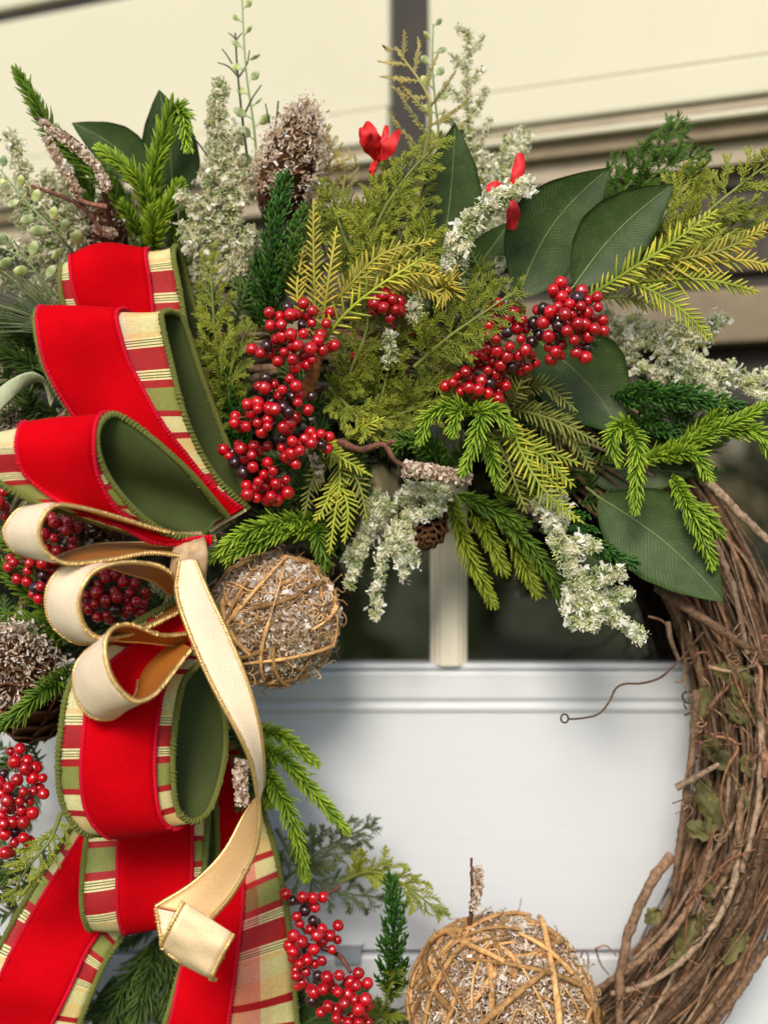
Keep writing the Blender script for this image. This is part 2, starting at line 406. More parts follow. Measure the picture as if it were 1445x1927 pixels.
M_['flap_satin'] = plain('flap_satin', (0.74, 0.56, 0.34), 0.45, 1200, 0.2, 0.3, metal=0.2)
M_['gold_thread'] = plain('gold_thread', (0.74, 0.50, 0.20), 0.34, 900, 0.3, 0.3, metal=0.75)
M_['petal'] = plain('red_petal', (0.58, 0.008, 0.012), 0.6, 1.0, 0.3, 0.5, sheen=0.2, vec=(500, 200, 90))
M_['pale_strap'] = plain('pale_strap', (0.42, 0.46, 0.30), 0.6, 1, 0.2, 0.3, vec=(300, 300, 40))

# setting
M_['door_paint'] = plain('door_paint', (0.60, 0.63, 0.675), 0.45, 1.0, 0.025, 0.06, vec=(8, 60, 420))  # cool tint puts the skylight of open shade into the paint colour
M_['fascia_paint'] = plain('fascia_paint', (0.56, 0.535, 0.41), 0.6, 6, 0.03, 0.03)
M_['dark_trim'] = plain('dark_trim', (0.030, 0.024, 0.018), 0.55, 40, 0.3)
M_['taupe'] = plain('taupe_moulding', (0.36, 0.30, 0.22), 0.6, 30, 0.15)
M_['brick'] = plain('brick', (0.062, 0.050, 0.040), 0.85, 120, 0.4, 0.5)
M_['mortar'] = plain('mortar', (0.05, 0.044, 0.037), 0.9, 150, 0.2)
M_['tan_beam'] = plain('tan_beam', (0.21, 0.165, 0.105), 0.7, 40, 0.15)
m, nt, b = mat_base('window_glass'); b.inputs['Base Color'].default_value = (0.006, 0.006, 0.006, 1); b.inputs['Roughness'].default_value = 0.02  # near-black base puts the unlit room behind into the glass colour
b.inputs['IOR'].default_value = 2.2
M_['glass'] = m
M_['muntin_paint'] = plain('muntin_paint', (0.71, 0.66, 0.56), 0.45, 1.0, 0.05, 0.1, vec=(420, 60, 6))
M_['lawn'] = plain('lawn_green', (0.13, 0.16, 0.05), 0.9, 3, 0.5)
M_['tree_leaf'] = foliage('tree_leaf', (0.09, 0.14, 0.025), (0.28, 0.32, 0.08), transl=0.5)
M_['tree_bark'] = bark('tree_bark', (0.05, 0.04, 0.03), (0.16, 0.13, 0.10), 8)
# ================================================================== the setting
def B3(px0, py0, px1, py1, front, back):
    """box from its front rectangle in photograph pixels, front / back = metres proud of the door face"""
    a, c = P(px0, py0, 0), P(px1, py1, 0)
    return (min(a[0], c[0]), -front, min(a[2], c[2]), max(a[0], c[0]), -back, max(a[2], c[2]))
def dbox(parent, name, px0, py0, px1, py1, front, back, mat, bev=0.0015):
    return bm_part(parent, name, beveled_box(*B3(px0, py0, px1, py1, front, back), bev), mat)
door = thing('door', 'cream painted half door with two dark window panes behind the wreath', 'door', (0, 0.02, -0.42))
dbox(door, 'bottom_rail', -420, 1262, 1900, 1318.5, 0.0025, -0.03, M_['door_paint'], 0.003)
dbox(door, 'bottom_rail_lip', -420, 1249, 1900, 1261, -0.002, -0.03, M_['door_paint'], 0.002)
dbox(door, 'bead', -420, 1322, 1900, 1342, 0.0022, -0.03, M_['door_paint'], 0.0035)
dbox(door, 'panel', -420, 1312, 1900, 1787, -0.0005, -0.03, M_['door_paint'], 0)
dbox(door, 'panel_groove', -420, 1786, 1900, 1798, -0.010, -0.03, M_['door_paint'], 0)
dbox(door, 'lower_rail', -420, 1797, 1900, 2050, 0.001, -0.03, M_['door_paint'], 0.003)
lp = thing('square_plate', 'small square grey-blue plate on the door below the berries', 'catch plate', P(655, 1790, 0.002))
dbox(lp, 'plate', 630, 1774, 680, 1815, 0.004, -0.001, plain('grey_plate', (0.30, 0.34, 0.40), 0.5, 40, 0.1), 0.002)  # raised grey-blue plate stands in for a recessed square in the door
dbox(lp, 'plate_rim', 626, 1770, 684, 1776, 0.006, 0.0005, M_['door_paint'], 0.002)
dbox(door, 'top_bar', -420, 732, 1900, 766, -0.008, -0.03, M_['dark_trim'], 0.003)
mu = Geo()
prof = [(-36, .001), (-34, .006), (-27, .008), (-25, .012), (-19, .0125), (-17, .016), (17, .016), (19, .0125), (25, .012), (27, .008), (34, .006), (36, .001)]
z0, z1 = P(0, 1252, 0)[2], P(0, 766, 0)[2]
pv = [(P(845 + a, 0, 0)[0], -(h - 0.012), z) for z in (z0, z1) for a, h in prof]
n_ = len(prof)
mu.add(pv, [(i, i + 1, n_ + i + 1, n_ + i) for i in range(n_ - 1)])
part(door, 'muntin', mu, M_['muntin_paint'], smooth=False)
for x0, x1 in ((-420, 812), (878, 1900)):
    dbox(door, 'glass_pane', x0, 764, x1, 1252, -0.016, -0.020, M_['glass'], 0)
dbox(door, 'pane_backing', -420, 764, 1900, 1252, -0.024, -0.03, M_['dark_trim'], 0)  # dark board in place of the unlit room behind the panes

# the porch wall beyond, seen over the half door: it runs away to the left
A_, B_ = np.array((0.337, 0.12, 0)), np.array((-0.0443, 0.29, 0))   # depth 1.12 at the right edge of the frame, 1.29 left of centre
U_ = nrm(B_ - A_); N__ = np.array((U_[1], -U_[0], 0)); N__ = N__ if N__[1] < 0 else -N__
def wall_box(parent, name, u0, u1, z0, z1, f0, f1, mat, bev=0.0):
    """box on the porch wall: u metres along it from A_, f metres proud of it"""
    bm = beveled_box(u0, f0, z0, u1, f1, z1, bev)
    for v in bm.verts:
        q = A_ + U_ * v.co.x + N__ * v.co.y
        v.co = Vector((q[0], q[1], v.co.z))
    bmesh.ops.recalc_face_normals(bm, faces=bm.faces[:])
    return bm_part(parent, name, bm, mat)
fas = thing('porch_fascia', 'cream boarded fascia with dark gaps over the brick wall', 'fascia', A_ + U_ * 0.3 + np.array((0, 0, .36)))
# vertical dark slot between photograph x 745 and 820
def u_at(px):
    k = (px - W_ / 2) / FPX
    return (k * (1 + A_[1]) - A_[0]) / (U_[0] - k * U_[1])
def z_at(px, py):
    return (H_ / 2 - py) / FPX * (1 + (A_ + U_ * u_at(px))[1])
us0, us1 = u_at(819), u_at(746)
zz = [z_at(1445, y) for y in (118, 190, 209, 224, 240, 256)]
zb0, zb1 = z_at(0, 57), z_at(0, 36)
for u0, u1 in ((-0.9, us0), (us1, 1.8)):
    wall_box(fas, 'fascia_board', u0, u1, zz[0] + .0005, zb0 - .0005, 0.0, 0.02, M_['fascia_paint'], 0.003)
    wall_box(fas, 'trim_board', u0, u1, zz[1], zz[0], 0.0, 0.0235, M_['fascia_paint'], 0.003)
    wall_box(fas, 'cover_moulding', u0, u1, zz[2], zz[1] - .0003, 0.0, 0.0172, M_['taupe'], 0.001)  # taupe colour stands in for recess shading under the trim board
    wall_box(fas, 'drip_moulding', u0, u1, zz[3], zz[2] - .0003, 0.0, 0.0195, M_['fascia_paint'], 0.003)
    wall_box(fas, 'lower_moulding', u0, u1, zz[4], zz[3] - .0003, 0.0, 0.008, M_['tan_beam'], 0.001)
    wall_box(fas, 'lower_bead', u0, u1, zz[5], zz[4] - .0003, 0.0, 0.011, M_['tan_beam'], 0.002)
    wall_box(fas, 'upper_trim', u0, u1, zb0, zb1, 0.0, 0.012, M_['dark_trim'], 0.001)
    wall_box(fas, 'upper_board', u0, u1, zb1 + .0005, 0.85, 0.0, 0.02, M_['fascia_paint'], 0.003)
wall_box(fas, 'backing_board', -0.9, 1.8, zz[5] - .02, 0.85, -0.05, -0.003, M_['taupe'])
wall_box(fas, 'centre_post', us0 + .001, us1 - .001, zz[5], 0.85, -0.002, 0.012, M_['dark_trim'], 0.001)
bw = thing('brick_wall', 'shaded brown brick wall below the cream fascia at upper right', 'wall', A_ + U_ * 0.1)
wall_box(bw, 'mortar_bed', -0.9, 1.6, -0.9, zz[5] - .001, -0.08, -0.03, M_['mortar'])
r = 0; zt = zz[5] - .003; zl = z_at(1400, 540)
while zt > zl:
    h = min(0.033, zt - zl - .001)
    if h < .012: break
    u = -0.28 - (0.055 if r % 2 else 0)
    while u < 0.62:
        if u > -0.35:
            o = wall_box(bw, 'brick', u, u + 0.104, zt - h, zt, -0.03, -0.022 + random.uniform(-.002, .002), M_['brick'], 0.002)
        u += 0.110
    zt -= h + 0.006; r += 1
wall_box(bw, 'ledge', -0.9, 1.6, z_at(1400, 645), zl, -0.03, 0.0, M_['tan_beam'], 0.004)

# garden in front of the house (behind the camera): lawn and trees that the panes reflect
g = Geo(); g.add([(-40, -60, -1.3), (40, -60, -1.3), (40, 10, -1.3), (-40, 10, -1.3)], [(0, 1, 2, 3)])
gl = part(None, 'lawn', g, M_['lawn']); gl['kind'] = 'structure'
for tx, ty, th, cz, sx, lab in ((3.6, -10.0, 3.2, 0.2, 1.3, 'round garden tree standing across the lawn, reflected in the right pane'),
                    (-0.9, -3.6, 2.4, -0.45, .55, 'low tree added left across the lawn to darken the reflection in the left pane'),  # added, unseen: keeps the left pane's reflection near black
                    (1.1, -12.5, 3.4, 0.5, 1.1, 'slim garden tree far across the lawn with a bare trunk'),
                    (6.0, -12.0, 3.6, 0.0, 1.4, 'tall garden tree standing far right across the lawn')):
    t = thing('garden_tree', lab, 'tree', (tx, ty, -1.3), 'trees across the lawn')
    tr = Geo(); tr.tubes(spline([(tx, ty, -1.3), (tx + .05, ty, -.4), (tx - .04, ty, .4), (tx, ty, th * .5)], 9), np.linspace(.14, .05, 9), 8)
    part(t, 'trunk', tr, M_['tree_bark'])
    cr = Geo(); n = 1500 if tx == 3.6 else 2600
    cl = rng.normal(size=(26, 3)) * (0.75 * sx, 0.75, 0.55) + (tx, ty, cz)
    c = cl[rng.integers(0, 26, n)] + rng.normal(size=(n, 3)) * 0.24
    a = nrm(rng.normal(size=(n, 3))); bb = nrm(np.cross(a, rng.normal(size=(n, 3))))
    s = rng.uniform(.05, .11, (n, 1))
    v = np.stack([c - a * s, c + bb * s * .5, c + a * s, c - bb * s * .5], 1)
    cr.add(v, np.arange(n * 4).reshape(-1, 4), 0.5, np.repeat(rng.random(n), 4))
    part(t, 'crown', cr, M_['tree_leaf'], 'stuff', smooth=False)

# ================================================================== ribbon
def ribbon_surface(L, R, n=110, m=13, bulge=0.0012, outer_at=0.3, wrink=0.0, seed=0):
    L, R = PP(L), PP(R)
    mid = (L + R) / 2
    d = np.linalg.norm(np.diff(mid, axis=0), axis=1) ** 0.75 + 1e-5
    tt = np.concatenate([[0], np.cumsum(d)])
    l, r = spline(L, n, tt), spline(R, n, tt)
    u = np.linspace(0, 1, m)
    S = l[:, None] * (1 - u[None, :, None]) + r[:, None] * u[None, :, None]
    def normals(S):
        return nrm(np.cross(np.gradient(S, axis=0), np.gradient(S, axis=1)))
    Nn = normals(S)
    i = int(outer_at * (n - 1)); camv = np.array((0, -1, 0)) - S[i, m // 2]
    sg = 1.0 if Nn[i, m // 2] @ camv > 0 else -1.0
    # smooth normals along the length so folds stay tidy
    rg = np.random.default_rng(seed)
    w = sum(rg.normal() * np.sin(np.linspace(0, math.pi * k, n) + rg.uniform(0, 6))[:, None] * np.cos(u * math.pi * rg.integers(1, 3) + rg.uniform(0, 6))[None, :] for k in (2, 4, 7)) * wrink
    S = S + sg * Nn * (bulge * np.sin(math.pi * u)[None, :] + w)[..., None]
    Nn = normals(S) * sg
    vl = np.concatenate([[0], np.cumsum(np.linalg.norm(np.diff(S[:, m // 2], axis=0), axis=1))])
    return S, Nn, vl
def samp(A, iu):
    """bilinear: A (n,m,k) sampled at column position iu (n,) in 0..1"""
    n, m = A.shape[:2]; x = np.clip(iu, 0, 1) * (m - 1); i = np.minimum(x.astype(int), m - 2); f = (x - i)[:, None]
    r = np.arange(n); return A[r, i] * (1 - f) + A[r, i + 1] * f
def slab(parent, name, S, Nn, vl, a, b, off, th, mo, mi, m=9, v0=0.0, rev=False):
    """thick strip of the surface between widths a(t)..b(t); outer face mo, inner face mi"""
    n = len(S)
    cols = [a + (b - a) * k / (m - 1) for k in range(m)]
    X = np.stack([samp(S, c) for c in cols], 1); NN = nrm(np.stack([samp(Nn, c) for c in cols], 1))
    top, bot = X + NN * (off + th / 2), X + NN * (off - th / 2)
    UV = np.stack([np.broadcast_to(np.stack(cols, 1), (n, m)), np.broadcast_to(vl[:, None] + v0, (n, m))], -1)
    idx = np.arange(n * m).reshape(n, m)
    q = np.stack([idx[:-1, :-1], idx[:-1, 1:], idx[1:, 1:], idx[1:, :-1]], -1).reshape(-1, 4)
    o = n * m
    e1 = np.stack([idx[:-1, 0], idx[1:, 0], idx[1:, 0] + o, idx[:-1, 0] + o], -1)
    e2 = np.stack([idx[1:, -1], idx[:-1, -1], idx[:-1, -1] + o, idx[1:, -1] + o], -1)
    e3 = np.stack([idx[0, :-1], idx[0, 1:], idx[0, 1:] + o, idx[0, :-1] + o], -1)
    e4 = np.stack([idx[-1, 1:], idx[-1, :-1], idx[-1, :-1] + o, idx[-1, 1:] + o], -1)
    g = Geo(); g.add(np.concatenate([top.reshape(-1, 3), bot.reshape(-1, 3)]), np.concatenate([q, q[:, ::-1] + o, e1, e2, e3, e4]))
    mi_idx = np.concatenate([np.zeros(len(q)), np.ones(len(q) + len(e1) + len(e2) + len(e3) + len(e4))])
    uv = np.concatenate([UV.reshape(-1, 2)] * 2)
    return part(parent, name, g, [mo, mi], uv=uv, midx=mi_idx.astype(int))
def stitched_edge(parent, name, S, Nn, u, off, mat, r, pitch, core=True, slant=0.9, mat2=None, wrap=1.0):
    """overlock edge: a thin core with slanting stitches wound round it"""
    c = samp(S, u) + nrm(samp(Nn, u)) * off; N = nrm(samp(Nn, u))
    Ln = length(c); k = max(6, int(Ln / pitch))
    cc = resample(c, k * 4 + 1); NN = nrm(resample(N, k * 4 + 1)); T = nrm(np.gradient(cc, axis=0)); B = nrm(np.cross(T, NN))
    g = Geo()
    if core: g.tubes(cc, r * 0.80, 7, tip=0.5)
    ph = np.arange(5) / 4 * math.pi * 2 * 0.62 * wrap
    base = np.arange(k) * 4
    jit = 1 + rng.normal(size=(k, 1)) * 0.10
    pts = np.stack([cc[np.minimum(base + 2, k * 4)] + T[base] * pitch * slant * (q / 4 - .5) + r * 0.8 * jit * (NN[base] * math.sin(p + .35) + B[base] * math.cos(p + .35)) for q, p in enumerate(ph)], 1)
    g.tubes(pts, np.array([.16, .25, .28, .25, .16]) * r * 1.15 * np.ones((k, 1)) * jit, 5)
    return part(parent, name, g, mat)

bow = thing('bow', 'large layered bow of red velvet, plaid and gold edged cream ribbons', 'bow', P(350, 1040, 0.12))
def const(v, n): return np.full(n, float(v))
def big_loop(name, L, R, red, anc, n=120, seed=1, outer_at=.3, plaid='plaid', red_sec=(0, 1), wr=0.0027):
    S, Nn, vl = ribbon_surface(L, R, n, 17, 0.0016, outer_at, wr, seed)
    n = len(S); t = np.linspace(0, 1, n)
    side, yy, sp, dr = anc; col = S[:int(n * .64), 0 if side == 'L' else -1]
    k = int(np.abs(H_ / 2 - col[:, 2] / (1 + col[:, 1]) * FPX - yy).argmin())
    vl = sp * K + dr * (vl - vl[k])
    o = slab(bow, name, S, Nn, vl, const(0.012, n), const(0.988, n), 0, 0.0012, M_[plaid], M_['green_velvet'], 17)
    for u in (0.0, 1.0):
        stitched_edge(o, 'cord_edge', S, Nn, const(u, n), 0.0, M_['green_cord'], 7.0 * K, 8.0 * K)
    tr, a, b = zip(*red)
    k0, k1 = int(red_sec[0] * (n - 1)), int(red_sec[1] * (n - 1)) + 1
    ra, rb = np.interp(t, tr, a)[k0:k1], np.interp(t, tr, b)[k0:k1]
    S2, N2, v2 = S[k0:k1], Nn[k0:k1], vl[k0:k1]
    slab(o, 'velvet_strip', S2, N2, v2, ra, rb, 0.0024, 0.0012, M_['red_velvet'], M_['red_velvet'], 11)
    for u in (ra, rb):
        stitched_edge(o, 'stitched_edge', S2, N2, u, 0.0024, M_['red_cord'], 5.0 * K, 7.0 * K)
    return o
big_loop('ribbon_loop',
    [(400,1010,.085),(250,850,.095),(150,650,.106),(118,560,.114),(113,504,.116),(119,492,.106),(150,560,.082),(220,740,.078),(390,1000,.07)],
    [(440,985,.085),(405,850,.092),(358,650,.102),(338,545,.11),(326,477,.112),(333,466,.10),(356,540,.08),(398,700,.074),(450,960,.068)],
    [(0,.3,.85),(.3,.14,.72),(.45,.12,.76),(.55,.1,.74),(1,.1,.8)], ('R', 490, 20, -1), seed=2, red_sec=(0.05, .62), outer_at=.4)
big_loop('ribbon_loop',
    [(395,1005,.115),(270,930,.13),(150,800,.145),(92,700,.152),(72,618,.156),(76,598,.148),(95,610,.128),(160,770,.112),(380,990,.098)],
    [(463,953,.108),(405,893,.124),(355,800,.14),(321,680,.15),(302,590,.154),(313,573,.146),(343,590,.128),(385,720,.112),(466,945,.098)],
    [(0,.05,.90),(.2,.03,.84),(.4,.02,.66),(.55,.02,.62),(.62,.02,.62),(1,.02,.8)], ('R', 595, 4, -1), seed=3, red_sec=(0.02, .64), outer_at=.4)
big_loop('ribbon_loop',
    [(390,1030,.15),(250,1000,.18),(80,945,.2),(-15,895,.215),(-32,845,.22),(-25,815,.21),(0,850,.185),(130,940,.17),(370,1015,.145)],
    [(405,1014,.145),(325,1003,.17),(256,958,.19),(203,895,.205),(183,835,.213),(192,792,.208),(228,782,.195),(345,875,.172),(428,972,.135)],
    [(0,.1,.80),(.2,.25,.80),(.38,.3,.90),(.5,.30,.97),(.6,.32,.97),(1,.3,.97)], ('L', 860, 150, -1), seed=4, red_sec=(0.02, .62), outer_at=.42)
big_loop('ribbon_loop',
    [(330,1140,.10),(230,1350,.10),(168,1560,.108),(157,1680,.115),(163,1733,.113),(180,1746,.104),(300,1600,.085),(330,1400,.08),(345,1200,.08)],
    [(370,1150,.10),(400,1350,.10),(391,1550,.105),(383,1650,.11),(374,1706,.108),(384,1724,.10),(408,1600,.085),(400,1400,.08),(380,1200,.08)],
    [(0,.25,.8),(.3,.26,.87),(.5,.30,.92),(1,.28,.88)], ('L', 1632, 223, -1), seed=6, red_sec=(0.02, .66), outer_at=.4)
big_loop('ribbon_loop',
    [(330,1130,.15),(230,1190,.17),(140,1275,.182),(115,1380,.19),(111,1480,.19),(128,1540,.185),(165,1566,.172),(230,1530,.145),(285,1350,.135),(340,1150,.13)],
    [(365,1165,.145),(388,1230,.16),(346,1285,.172),(328,1380,.18),(326,1470,.18),(336,1528,.175),(368,1547,.165),(400,1510,.15),(425,1380,.135),(400,1240,.13)],
    [(0,.3,.8),(.2,.2,.85),(.4,.21,.83),(.6,.22,.84),(1,.2,.8)], ('L', 1350, 131, 1), seed=5, red_sec=(0.02, .72), outer_at=.4)
big_loop('ribbon_tail',
    [(310,1200,.075),(215,1430,.078),(118,1585,.085),(42,1705,.1),(-20,1820,.11),(-80,1945,.11)],
    [(372,1200,.07),(335,1540,.072),(243,1740,.085),(196,1815,.095),(168,1880,.1),(140,1950,.1)],
    [(0,.1,.75),(.5,.12,.78),(.8,.13,.78),(1,.16,.76)], ('L', 1700, 265, -1), seed=7, outer_at=.6)
big_loop('ribbon_tail',
    [(350,1200,.06),(372,1400,.062),(380,1560,.066),(372,1720,.085),(335,1840,.1),(303,1950,.1)],
    [(378,1200,.06),(445,1380,.062),(497,1535,.066),(530,1650,.08),(547,1780,.09),(561,1950,.09)],
    [(0,.02,.75),(.45,.02,.66),(.6,.02,.58),(.8,.03,.52),(1,.04,.46)], ('R', 1670, 265, -1), seed=8, plaid='plaid_pink', outer_at=.6)

def gold_ribbon(name, E1, E2, inner='copper_satin', n=110, outer_at=.45, outer='cream_satin', parent=None, thick_near=True, bulge=0.0006, seed=0):
    S, Nn, vl = ribbon_surface(E1, E2, n, 11, bulge, outer_at, 0.0004, seed); n = len(S)
    o = slab(parent or bow, name, S, Nn, vl, const(0.02, n), const(0.98, n), 0, 0.0009, M_[outer], M_[inner], 11)
    stitched_edge(o, 'gold_edge', S, Nn, const(0.0, n), 0, M_['gold_thread'], 4.9 * K, 5.6 * K)
    stitched_edge(o, 'gold_edge', S, Nn, const(1.0, n), 0, M_['gold_thread'], 4.2 * K, 5.2 * K)
    return o
def H(l, h): return [(x, y, h[i] if isinstance(h, (list, tuple)) else h) for i, (x, y) in enumerate(l)]
n1 = [.16,.185,.21,.222,.228,.232,.232,.228,.222,.205,.185,.165]
n2 = [.15,.168,.182,.192,.197,.2,.2,.197,.19,.178,.16,.145]
gold_ribbon('gold_loop',
    H([(350,1008),(290,992),(200,966),(140,954),(105,954),(84,975),(77,1005),(90,1038),(125,1058),(200,1053),(280,1041),(348,1048)], n1),
    H([(355,1026),(290,1014),(190,982),(100,946),(40,955),(10,988),(9,1015),(32,1042),(88,1054),(145,1036),(200,1022),(345,1018)], n2), seed=3)
gold_ribbon('gold_loop',
    H([(342,1112),(318,1078),(280,1062),(225,1060),(180,1075),(156,1105),(149,1140),(160,1180),(188,1200),(240,1195),(290,1175),(340,1150)], n1),
    H([(322,1122),(290,1095),(238,1078),(180,1062),(125,1066),(95,1095),(87,1135),(99,1175),(130,1204),(170,1211),(250,1180),(330,1132)], n2), seed=4)
gold_ribbon('gold_loop',
    H([(357,1192),(305,1196),(245,1177),(212,1184),(198,1215),(204,1262),(226,1298),(258,1318),(288,1307),(322,1270),(345,1240),(360,1222)], [h + .008 for h in n1]),
    H([(350,1216),(300,1212),(242,1208),(190,1206),(152,1236),(139,1270),(146,1315),(172,1348),(215,1350),(255,1305),(265,1248),(305,1188)], [h + .008 for h in n2]), seed=5)
gold_ribbon('gold_tail',
    H([(338,1055),(332,1110),(352,1180),(400,1290),(450,1385),(477,1450),(488,1510),(486,1560),(474,1615),(440,1680),(398,1729)], [.18,.19,.2,.205,.205,.2,.195,.195,.195,.195,.195]),
    H([(368,1055),(390,1110),(428,1190),(468,1290),(491,1380),(494,1450),(487,1493),(462,1533),(425,1600),(365,1660),(294,1706)], [.18,.188,.196,.2,.198,.185,.17,.165,.172,.18,.185]), inner='beige_satin', outer_at=.3, seed=6)
gold_ribbon('folded_end',
    H([(294,1708),(305,1770),(318,1795),(350,1815),(388,1832)], [.186,.19,.192,.196,.2]),
    H([(398,1729),(405,1760),(408,1785),(415,1795),(420,1805)], [.194,.192,.19,.19,.192]), outer_at=.3, seed=7)
gold_ribbon('folded_flap',
    H([(346,1696),(330,1725),(309,1766),(304,1778),(318,1785)], [.202,.206,.205,.2,.195]),
    H([(440,1758),(422,1790),(402,1831),(397,1842),(405,1845)], [.202,.206,.205,.2,.195]), outer='flap_satin', inner='cream_satin', outer_at=.3, seed=8)
kn = Geo()
for q in range(7):
    x0 = 338 + q * 7 + random.uniform(-3, 3)
    pts = [(x0 - 12, 995 + q * 2, .13), (x0 - 4, 1020, .16), (x0 + random.uniform(-6, 6), 1045, .168), (x0 - 6, 1075, .165), (x0 - 14 + q * 2, 1110, .15)]
    kn.tubes(spline(PP(pts), 16), np.array([9, 12, 14, 14, 12, 11, 11, 11, 12, 13, 14, 14, 13, 12, 10, 8]) * K, 8, flat=.5)
part(bow, 'knot', kn, plain('knot_cloth', (0.40, 0.27, 0.15), 0.6, 120, 0.4, 0.3, sheen=.3))
# ================================================================== plant generators (all sizes in photograph pixels * K)
UP = np.array((0, -1.0, 0))       # out of the door, towards the viewer
def frame(path, face=UP):
    T = nrm(np.gradient(path, axis=0)); N = face - (T @ face)[:, None] * T; N = nrm(N); B = nrm(np.cross(T, N))
    return T, N, B
def bend(p0, d0, d1, L, S=4):
    """K curved strokes from p0, leaving along d0 and ending along d1, length L (K,)"""
    t = np.linspace(0, 1, S)
    a = t - t**2 / 2; b = t**2 / 2
    return p0[:, None] + L[:, None, None] * (d0[:, None] * a[None, :, None] + d1[:, None] * b[None, :, None]) * 1.0
def comb(g, path, L=34, pitch=7.5, th=2.4, ang=50, tw=0.0, sym=True, curl=.45):
    """flat frond: fleshy needles in two ranks, shorter towards the tip"""
    big = L > 22
    if big: pitch *= 1.5; th *= 1.14; L *= 1.10
    Ln = length(path); n = max(4, int(Ln / (pitch * K)))
    face = nrm(UP + rng.normal(size=3) * .22 + tw * np.array((1, 0, 0)))
    p = resample(path, n + 2); T, N, B = frame(p, face)
    t = np.linspace(0, 1, n + 2)
    prof = np.clip(np.minimum(1.0, .35 + 2.6 * t), 0, 1) * np.clip(np.sqrt(np.maximum(0, 1.06 - t)) * 1.12, .2, 1)
    for sd in (-1, 1):
        j = rng.normal(size=n + 2)
        a = R_(ang) + j * .14 - t * .25
        d0 = T * np.cos(a)[:, None] + sd * B * np.sin(a)[:, None] + N * (.12 + rng.normal(size=(n + 2, 1)) * .08)
        d1 = nrm(T * (curl + .15) + sd * B * .72 + N * rng.normal(size=(n + 2, 1)) * .15)
        LL = L * K * prof * (1 + rng.normal(size=n + 2) * .12) * np.where(rng.random(n + 2) < .06, .45, 1)
        q = bend(p + T * (pitch * K * .25 * sd), nrm(d0), d1, LL)
        g.tubes(q, th * K * np.array([.85, 1.0, .85, .22]) * (1 + rng.normal(size=(n + 2, 1)) * .08), 4, flat=.75)
    q = bend(p[-1:], T[-1:], T[-1:], np.array([L * K * .45]))
    g.tubes(q, th * K * np.array([.9, .9, .7, .2]), 4)
    g.tubes(p, np.linspace(th * 1.25, th * .8, n + 2) * K, 5, tip=np.linspace(0, .6, n + 2))
def brush(g, path, L=26, dens=1.0, th=1.9, ang=58, r0=1.6):
    th = th * 1.15; dens = dens * .86; L = L * 1.16
    """bottle-brush frond: curved needles all round, pointing forward"""
    Ln = length(path); n = max(10, int(Ln / K * 1.05 * dens))
    p = resample(path, n); T, N, B = frame(p)
    t = np.linspace(0, 1, n); ph = np.arange(n) * 2.39996 + rng.normal(size=n) * .2
    rad = N * np.cos(ph)[:, None] + B * np.sin(ph)[:, None]
    a = R_(ang) * (1 - .45 * t**3)
    d0 = T * np.cos(a)[:, None] + rad * np.sin(a)[:, None]
    d1 = nrm(T * .95 + rad * .50 + rng.normal(size=(n, 3)) * .16)
    LL = L * K * np.clip(np.minimum(.55 + t * 3, 1) * (1.04 - .45 * t**4), .3, 1) * (1 + rng.normal(size=n) * .16)
    q = bend(p, nrm(d0), d1, LL)
    g.tubes(q, th * K * np.array([.8, 1.0, .9, .25]) * np.ones((n, 1)), 4, flat=.8)
    g.tubes(resample(path, 14), r0 * K * 1.3, 5, tip=.1)
    m = 9; pe = np.repeat(p[-1:], m, 0); dd = nrm(T[-1:] + rng.normal(size=(m, 3)) * .35)
    g.tubes(bend(pe, dd, nrm(T[-1:] + dd * .2), np.full(m, L * K * .6)), th * K * np.array([.8, .9, .8, .25]), 4)
def twiglet(g, path, L=15, pitch=6, th=1.7, ang=38):
    """fine side twig with small forked leaflets"""
    comb(g, path, L=L, pitch=pitch, th=th, ang=ang, curl=.9)
def side_paths(path, n, L, ang=45, t0=.12, t1=.98, prof=None, planar=.12, sag=0.0, curve=.35, alt=True):
    p = resample(path, 80); T, N, B = frame(p); out = []
    for i in range(n):
        t = t0 + (t1 - t0) * i / max(1, n - 1); k = int(t * 79)
        sd = 1 if i % 2 else -1
        l = L * K * (prof(t) if prof else math.sqrt(max(.05, 1.03 - t))) * random.uniform(.85, 1.12)
        a = R_(ang + random.uniform(-8, 8))
        d0 = nrm(T[k] * math.cos(a) + sd * B[k] * math.sin(a) + N[k] * random.gauss(.1, planar))
        d1 = nrm(d0 * (1 - curve) + T[k] * curve + np.array((0, 0, -sag)))
        out.append(bend(p[k:k + 1], d0[None], d1[None], np.array([l]), 7)[0])
    return out
